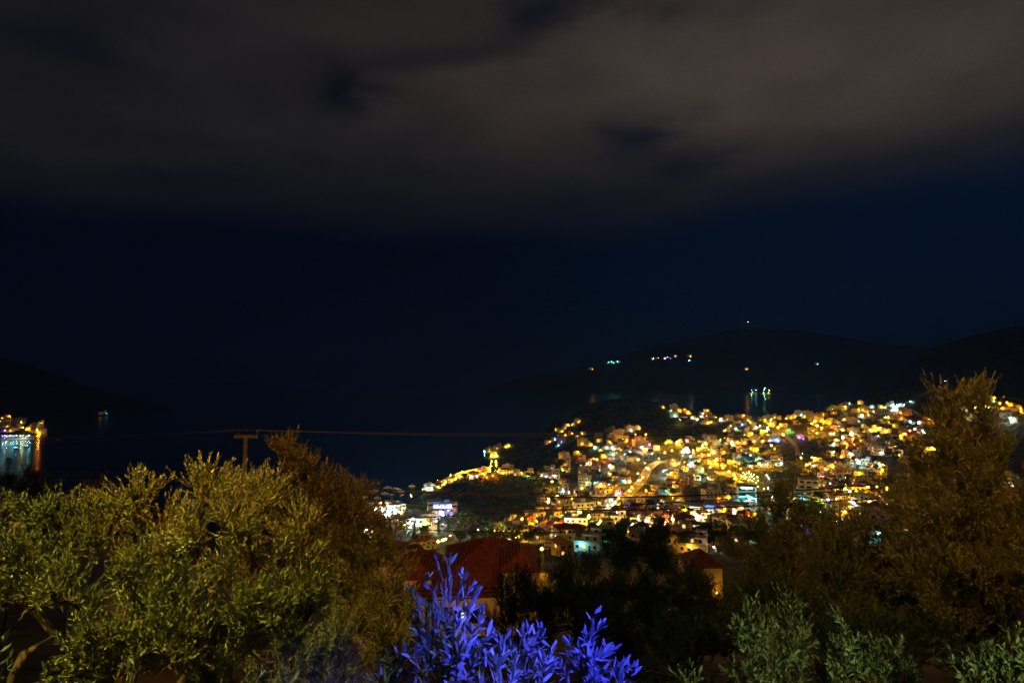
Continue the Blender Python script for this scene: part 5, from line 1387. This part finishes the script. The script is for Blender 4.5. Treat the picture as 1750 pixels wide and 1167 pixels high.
# plain town poles
for u, v, h, lab in [(936, 950, 9, 'tall bare pole beside the strong amber lamp'), (974, 905, 10, 'bare pole among the lit trees behind the gabled houses'), (1032, 905, 10, 'bare pole beside the bright square'), (1184, 868, 10, 'short amber-lit pole beside the dark field'), (838, 905, 8, 'pole at the left shoulder of the big roof')]:
    p = base_at(u, v)
    if p:
        root = empty('pole', p)
        o_ = MB(); o_.tube([(0, 0, -.5), (0, 0, h)], [.16, .10], 8); o_.build('post', M['pole'], root)
        o_ = MB(); o_.box(-.8, .8, -.06, .06, h - .5, h - .38); o_.build('crossbar', M['metal'], root)
        tag(root, lab, 'pole', 'poles in the town')

# ------------------------------------------------------------------ labels
ORD = 'first second third fourth fifth sixth seventh eighth ninth tenth eleventh twelfth thirteenth fourteenth fifteenth sixteenth seventeenth eighteenth nineteenth twentieth'.split()
ORD += ['twenty-' + x for x in ORD[:9]] + ['thirtieth'] + ['thirty-' + x for x in ORD[:9]]
REG = [(-100, 110, 690, 765, 'in the hamlet across the bay'), (150, 200, 690, 720, 'at the tip of the left hill'), (980, 1420, 540, 645, 'on the far mountain'), (590, 700, 850, 930, 'round the harbour'), (700, 790, 858, 900, 'by the harbour hotel'),
       (680, 880, 795, 858, 'along the shore road'), (815, 885, 740, 795, 'above the little cove'), (880, 1012, 690, 782, 'on the headland flank'), (1012, 1118, 690, 776, 'on the headland shoulder'), (1118, 1252, 680, 726, 'on the far saddle'),
       (1118, 1262, 726, 780, 'behind the curved road'), (1252, 1345, 690, 748, 'on the saddle ridge'), (1345, 1480, 680, 722, 'on the ridge crest'), (1480, 1800, 640, 730, 'high on the right slope'), (1345, 1480, 722, 775, 'above the dark terraces'), (1480, 1800, 730, 800, 'beside the tall olive'),
       (1345, 1480, 775, 812, 'left of the dark clump'), (855, 980, 782, 835, 'behind the dark hill'), (980, 1090, 776, 835, 'left of the curved road'), (1090, 1262, 776, 835, 'right of the curved road'), (1262, 1345, 740, 850, 'round the globe-lit terraces'), (880, 1000, 835, 885, 'at the dark hill edge'),
       (1000, 1090, 835, 885, 'at the curved road foot'), (1090, 1205, 835, 880, 'below the dark field'), (1205, 1330, 845, 890, 'at the white shops'), (1330, 1480, 812, 930, 'behind the brown tree'), (1480, 1800, 800, 960, 'behind the tall olive'), (690, 880, 895, 960, 'behind the red roofs'),
       (880, 1010, 885, 960, 'beside the gabled houses'), (1010, 1110, 875, 960, 'round the bright square'), (1110, 1345, 880, 960, 'behind the middle tree')]
def region(u, v):
    for x0, x1, y0, y1, ph in REG:
        if x0 <= u < x1 and y0 <= v < y1: return ph
    return 'among the town lights'
def assign(items, head, cat, group):
    by = {}
    for it in items: by.setdefault(region(*it['uv']), []).append(it)
    for ph, L_ in by.items():
        L_.sort(key=lambda k: k['uv'][1])
        nrow = max(1, min(8, round(len(L_) / 4)))
        per = math.ceil(len(L_) / nrow)
        for ri in range(nrow):
            row = sorted(L_[ri * per:(ri + 1) * per], key=lambda k: k['uv'][0])
            for ci, it in enumerate(row):
                h = head(it)
                rw = '' if nrow == 1 else (' in top row' if ri == 0 else ' in bottom row' if ri == nrow - 1 else f' in {ORD[ri]} row')
                pos = 'leftmost' if ci == 0 else 'rightmost' if ci == len(row) - 1 else f'{ORD[ci]} from left'
                if len(row) == 1: pos = 'alone'
                lb = f'{h} {ph}, {pos}{rw}'
                if len(lb.split()) > 16: lb = lb.replace(' from left', '')
                tag(it['root'], lb, cat(it), group(it))
def hh_(it):
    return (LAMPWORD[it['lamp'][0]] + '-lit ' if it['lamp'] else 'dim ') + KWORD[it['kind']].replace(' with balconies', '').replace('house with hipped tile roof', 'hipped house').replace('three-storey ', '')
assign(houses, hh_, lambda it: KCAT[it['kind']], lambda it: 'houses of the hillside town' if it['uv'][0] > 560 and it['uv'][1] > 645 else 'houses across the water')
assign(slamps, lambda it: LAMPWORD[it['c']] + ' street lamp', lambda it: 'street lamp', lambda it: 'street lamps of the town')
assign(glamps, lambda it: LAMPWORD[it['c']] + ' globe lamp', lambda it: 'lamp', lambda it: 'globe lamps in gardens and terraces')
assign(trees, lambda it: TW[it['kind']], lambda it: 'tree', lambda it: 'trees among the town houses')

# ------------------------------------------------------------------ garden and street light from beside the terrace, plus added fill spots
def spot(name, loc, aim, col, power, ang, blend=.5, size=.06):
    l = bpy.data.lights.new(name, 'SPOT')
    l.energy = power; l.color = col; l.spot_size = R(ang); l.spot_blend = blend; l.shadow_soft_size = size
    o = bpy.data.objects.new(name, l)
    COL.objects.link(o)
    o.location = loc
    o.rotation_euler = (Vector(aim) - Vector(loc)).to_track_quat('-Z', 'Y').to_euler()
    return o
spot('street_light_yellow', (-6.0, 1.2, 115.5), (-3.75, 4.6, 107.0), (1, .82, .13), 6600, 45, .5)
spot('street_light_rust', (1.0, -.5, 119), (-3.3, 9, 107.8), (1, .36, .04), 13000, 25, .6)
spot('street_light_orange', (1.0, -.5, 119), (6.6, 8.4, 109.7), (1, .48, .07), 9500, 33, .9)
spot('big_roof_fill_amber', (2, -4, 121), (-3, 58, 91), (1, .42, .06), 44000, 20, .5)  # unseen spot added to brighten the large red roof
spot('small_roof_fill', (2, -4, 121), (30, 89, 82), (1, .42, .06), 60000, 8, .5)  # added narrow beam, no lamp there, reddens the small tiled roof
spot('pole_wire_fill', (-8, -6, 118), (-12, 60, 105), (1, .5, .1), 24000, 40, .6)  # unseen spot added so the utility pole and wires show
spot('garden_light_blue', (.95, .95, 110.5), (.12, 2.35, 109.0), (.036, .036, 1), 1900, 31, .8, .03)
spot('shrub_fill_white', (.3, .9, 110.3), (-.40, 2.45, 108.75), (.85, 1, .75), 40, 34, .8, .03)  # weak white fill added for the sprigs beside the blue shrub
spot('garden_light_green', (2.6, .9, 109.6), (2.25, 4, 108.5), (.9, 1, .28), 290, 62, .6, .03)

sun = bpy.data.lights.new('fill_sun', 'SUN')
sun.energy = .05; sun.angle = R(12); sun.color = (1, .7, .45)  # faint warm sun added as ambient fill to show the hills
so = bpy.data.objects.new('fill_sun', sun); COL.objects.link(so)
so.rotation_euler = (R(38), 0, R(-35))

# ------------------------------------------------------------------ night sky
wd = bpy.data.worlds.new('World'); SC.world = wd; wd.use_nodes = True
nt = wd.node_tree; N = nt.nodes; N.clear()
def nd(t, **k):
    n_ = N.new(t)
    for a_, b_ in k.items(): setattr(n_, a_, b_)
    return n_
def mth(op, a_, b_=None, c=None, clamp=False):
    n_ = nd('ShaderNodeMath', operation=op, use_clamp=clamp)
    for i_, x in enumerate((a_, b_, c)):
        if x is None: continue
        if isinstance(x, (int, float)): n_.inputs[i_].default_value = x
        else: nt.links.new(x, n_.inputs[i_])
    return n_.outputs[0]
def mixc(f, a_, b_, mode='MIX'):
    n_ = nd('ShaderNodeMixRGB', blend_type=mode)
    for i_, x in enumerate((f, a_, b_)):
        if isinstance(x, (int, float)): n_.inputs[i_].default_value = x
        elif isinstance(x, tuple): n_.inputs[i_].default_value = (*x, 1)
        else: nt.links.new(x, n_.inputs[i_])
    return n_.outputs[0]
tc = nd('ShaderNodeTexCoord')
sx = nd('ShaderNodeSeparateXYZ'); nt.links.new(tc.outputs['Generated'], sx.inputs[0])
dx, dy, dz = sx.outputs
zc = mth('MAXIMUM', dz, .06)
px, py = mth('DIVIDE', dx, zc), mth('DIVIDE', dy, zc)
cb = nd('ShaderNodeCombineXYZ'); nt.links.new(px, cb.inputs[0]); nt.links.new(py, cb.inputs[1])
def noise(scale, detail, rough=.5, off=0.0):
    mp = nd('ShaderNodeMapping'); mp.inputs['Location'].default_value = (off, off * .7, off * .3)
    nt.links.new(cb.outputs[0], mp.inputs[0])
    n_ = nd('ShaderNodeTexNoise'); n_.inputs['Scale'].default_value = scale; n_.inputs['Detail'].default_value = detail; n_.inputs['Roughness'].default_value = rough
    nt.links.new(mp.outputs[0], n_.inputs['Vector'])
    return n_.outputs['Fac']
n1, n2, n3 = noise(.9, 5, .5), noise(2.6, 6, .55, 3.7), noise(.45, 3, .5, 8.1)
# cloud deck edge over the sea
e = mth('ADD', py, mth('MULTIPLY', mth('MULTIPLY', px, px), .085))
e = mth('ADD', e, mth('MULTIPLY', mth('MAXIMUM', mth('SUBTRACT', px, .9), 0), .5))
e = mth('ADD', e, mth('MULTIPLY', mth('SUBTRACT', n1, .5), 1.5))
e = mth('ADD', e, mth('MULTIPLY', mth('SUBTRACT', n2, .5), .5))
mr = nd('ShaderNodeMapRange', interpolation_type='SMOOTHSTEP')
nt.links.new(e, mr.inputs[0]); mr.inputs[1].default_value = 4.6; mr.inputs[2].default_value = 2.3; mr.inputs[3].default_value = 0; mr.inputs[4].default_value = 1
cover = mr.outputs[0]
for hx_, hy_, ra_, rb_, st_ in [(-.61, 1.89, .20, .22, .8), (.50, 2.31, .20, .24, .75), (.80, 2.62, .22, .22, .6), (0.02, 1.56, .22, .14, .75), (-.25, 1.72, .3, .08, .5), (-1.35, 1.56, .3, .2, .5), (.18, 1.5, .25, .08, .5), (-1.65, 2.8, .3, .2, .4)]:
    qx = mth('DIVIDE', mth('ADD', mth('SUBTRACT', px, hx_), mth('MULTIPLY', mth('SUBTRACT', n2, .5), .9)), ra_)
    qy = mth('DIVIDE', mth('ADD', mth('SUBTRACT', py, hy_), mth('MULTIPLY', mth('SUBTRACT', n1, .5), .6)), rb_)
    g_ = mth('POWER', 2.718, mth('MULTIPLY', mth('ADD', mth('MULTIPLY', qx, qx), mth('MULTIPLY', qy, qy)), -1))
    cover = mth('MULTIPLY', cover, mth('SUBTRACT', 1, mth('MULTIPLY', g_, st_)))
cover = mth('MULTIPLY', cover, mth('ADD', .62, mth('MULTIPLY', n3, .75)), clamp=True)
# cloud lit from the town below, strongest over it
gx = mth('DIVIDE', mth('SUBTRACT', px, .95), 1.15); gy = mth('DIVIDE', mth('SUBTRACT', py, 1.75), .75)
glow = mth('POWER', 2.718, mth('MULTIPLY', mth('ADD', mth('MULTIPLY', gx, gx), mth('MULTIPLY', gy, gy)), -1))
cl = mixc(glow, (.0120, .0112, .0122), (.066, .049, .038))
cl = mixc(1.0, cl, mixc(n2, (.5, .5, .56), (1.42, 1.4, 1.36)), 'MULTIPLY')
# clear night air, bluer to the right
rb = nd('ShaderNodeMapRange'); nt.links.new(dx, rb.inputs[0]); rb.inputs[1].default_value = -.1; rb.inputs[2].default_value = .75; rb.inputs[3].default_value = 0; rb.inputs[4].default_value = 1
clear = mixc(rb.outputs[0], (.0004, .0015, .0062), (.0005, .0064, .0215))
sky = nd('ShaderNodeTexSky', sky_type='NISHITA', sun_disc=False)
sky.sun_elevation = R(-6); sky.sun_rotation = R(145)
skc = mixc(1.0, clear, mixc(1.0, sky.outputs[0], (.004, .004, .004), 'MULTIPLY'), 'ADD')
fin = mixc(cover, skc, cl)
bg = nd('ShaderNodeBackground'); bg.inputs['Strength'].default_value = 1.0
nt.links.new(fin, bg.inputs['Color'])
ow = nd('ShaderNodeOutputWorld'); nt.links.new(bg.outputs[0], ow.inputs['Surface'])

# ------------------------------------------------------------------ night haze over the bay
hz = bpy.data.materials.new('night_haze'); hz.use_nodes = True
hn = hz.node_tree; hn.nodes.clear()
pv = hn.nodes.new('ShaderNodeVolumePrincipled')
pv.inputs['Color'].default_value = (.10, .30, 1, 1)
pv.inputs['Density'].default_value = HAZE
pv.inputs['Anisotropy'].default_value = .4
ho = hn.nodes.new('ShaderNodeOutputMaterial'); hn.links.new(pv.outputs[0], ho.inputs['Volume'])
hb = MB(); hb.box(-9500, 12500, -60, 16500, -60, 900)
tag(hb.build('haze', hz), 'thin night haze hanging over the bay and the town', 'haze', kind='stuff')

# ------------------------------------------------------------------ camera and render
cam = bpy.data.cameras.new('camera')
cam.sensor_width = 36; cam.lens = F / 1750 * 36; cam.clip_end = 30000; cam.clip_start = .05
co = bpy.data.objects.new('camera', cam); COL.objects.link(co)
co.location = (0, 0, CZ); co.rotation_euler = (math.pi / 2 + PITCH, 0, 0)
SC.camera = co
SC.view_settings.view_transform = 'Standard'
SC.view_settings.look = 'None'
SC.view_settings.exposure = 0; SC.view_settings.gamma = 1
SC.render.engine = 'CYCLES'
SC.cycles.use_denoising = DENOISE
SC.cycles.denoising_prefilter = 'NONE'
SC.cycles.max_bounces = 5; SC.cycles.diffuse_bounces = 2; SC.cycles.glossy_bounces = 2; SC.cycles.transmission_bounces = 2
SC.cycles.sample_clamp_indirect = 2.0
SC.cycles.use_light_tree = True
SC.cycles.caustics_reflective = False; SC.cycles.caustics_refractive = False
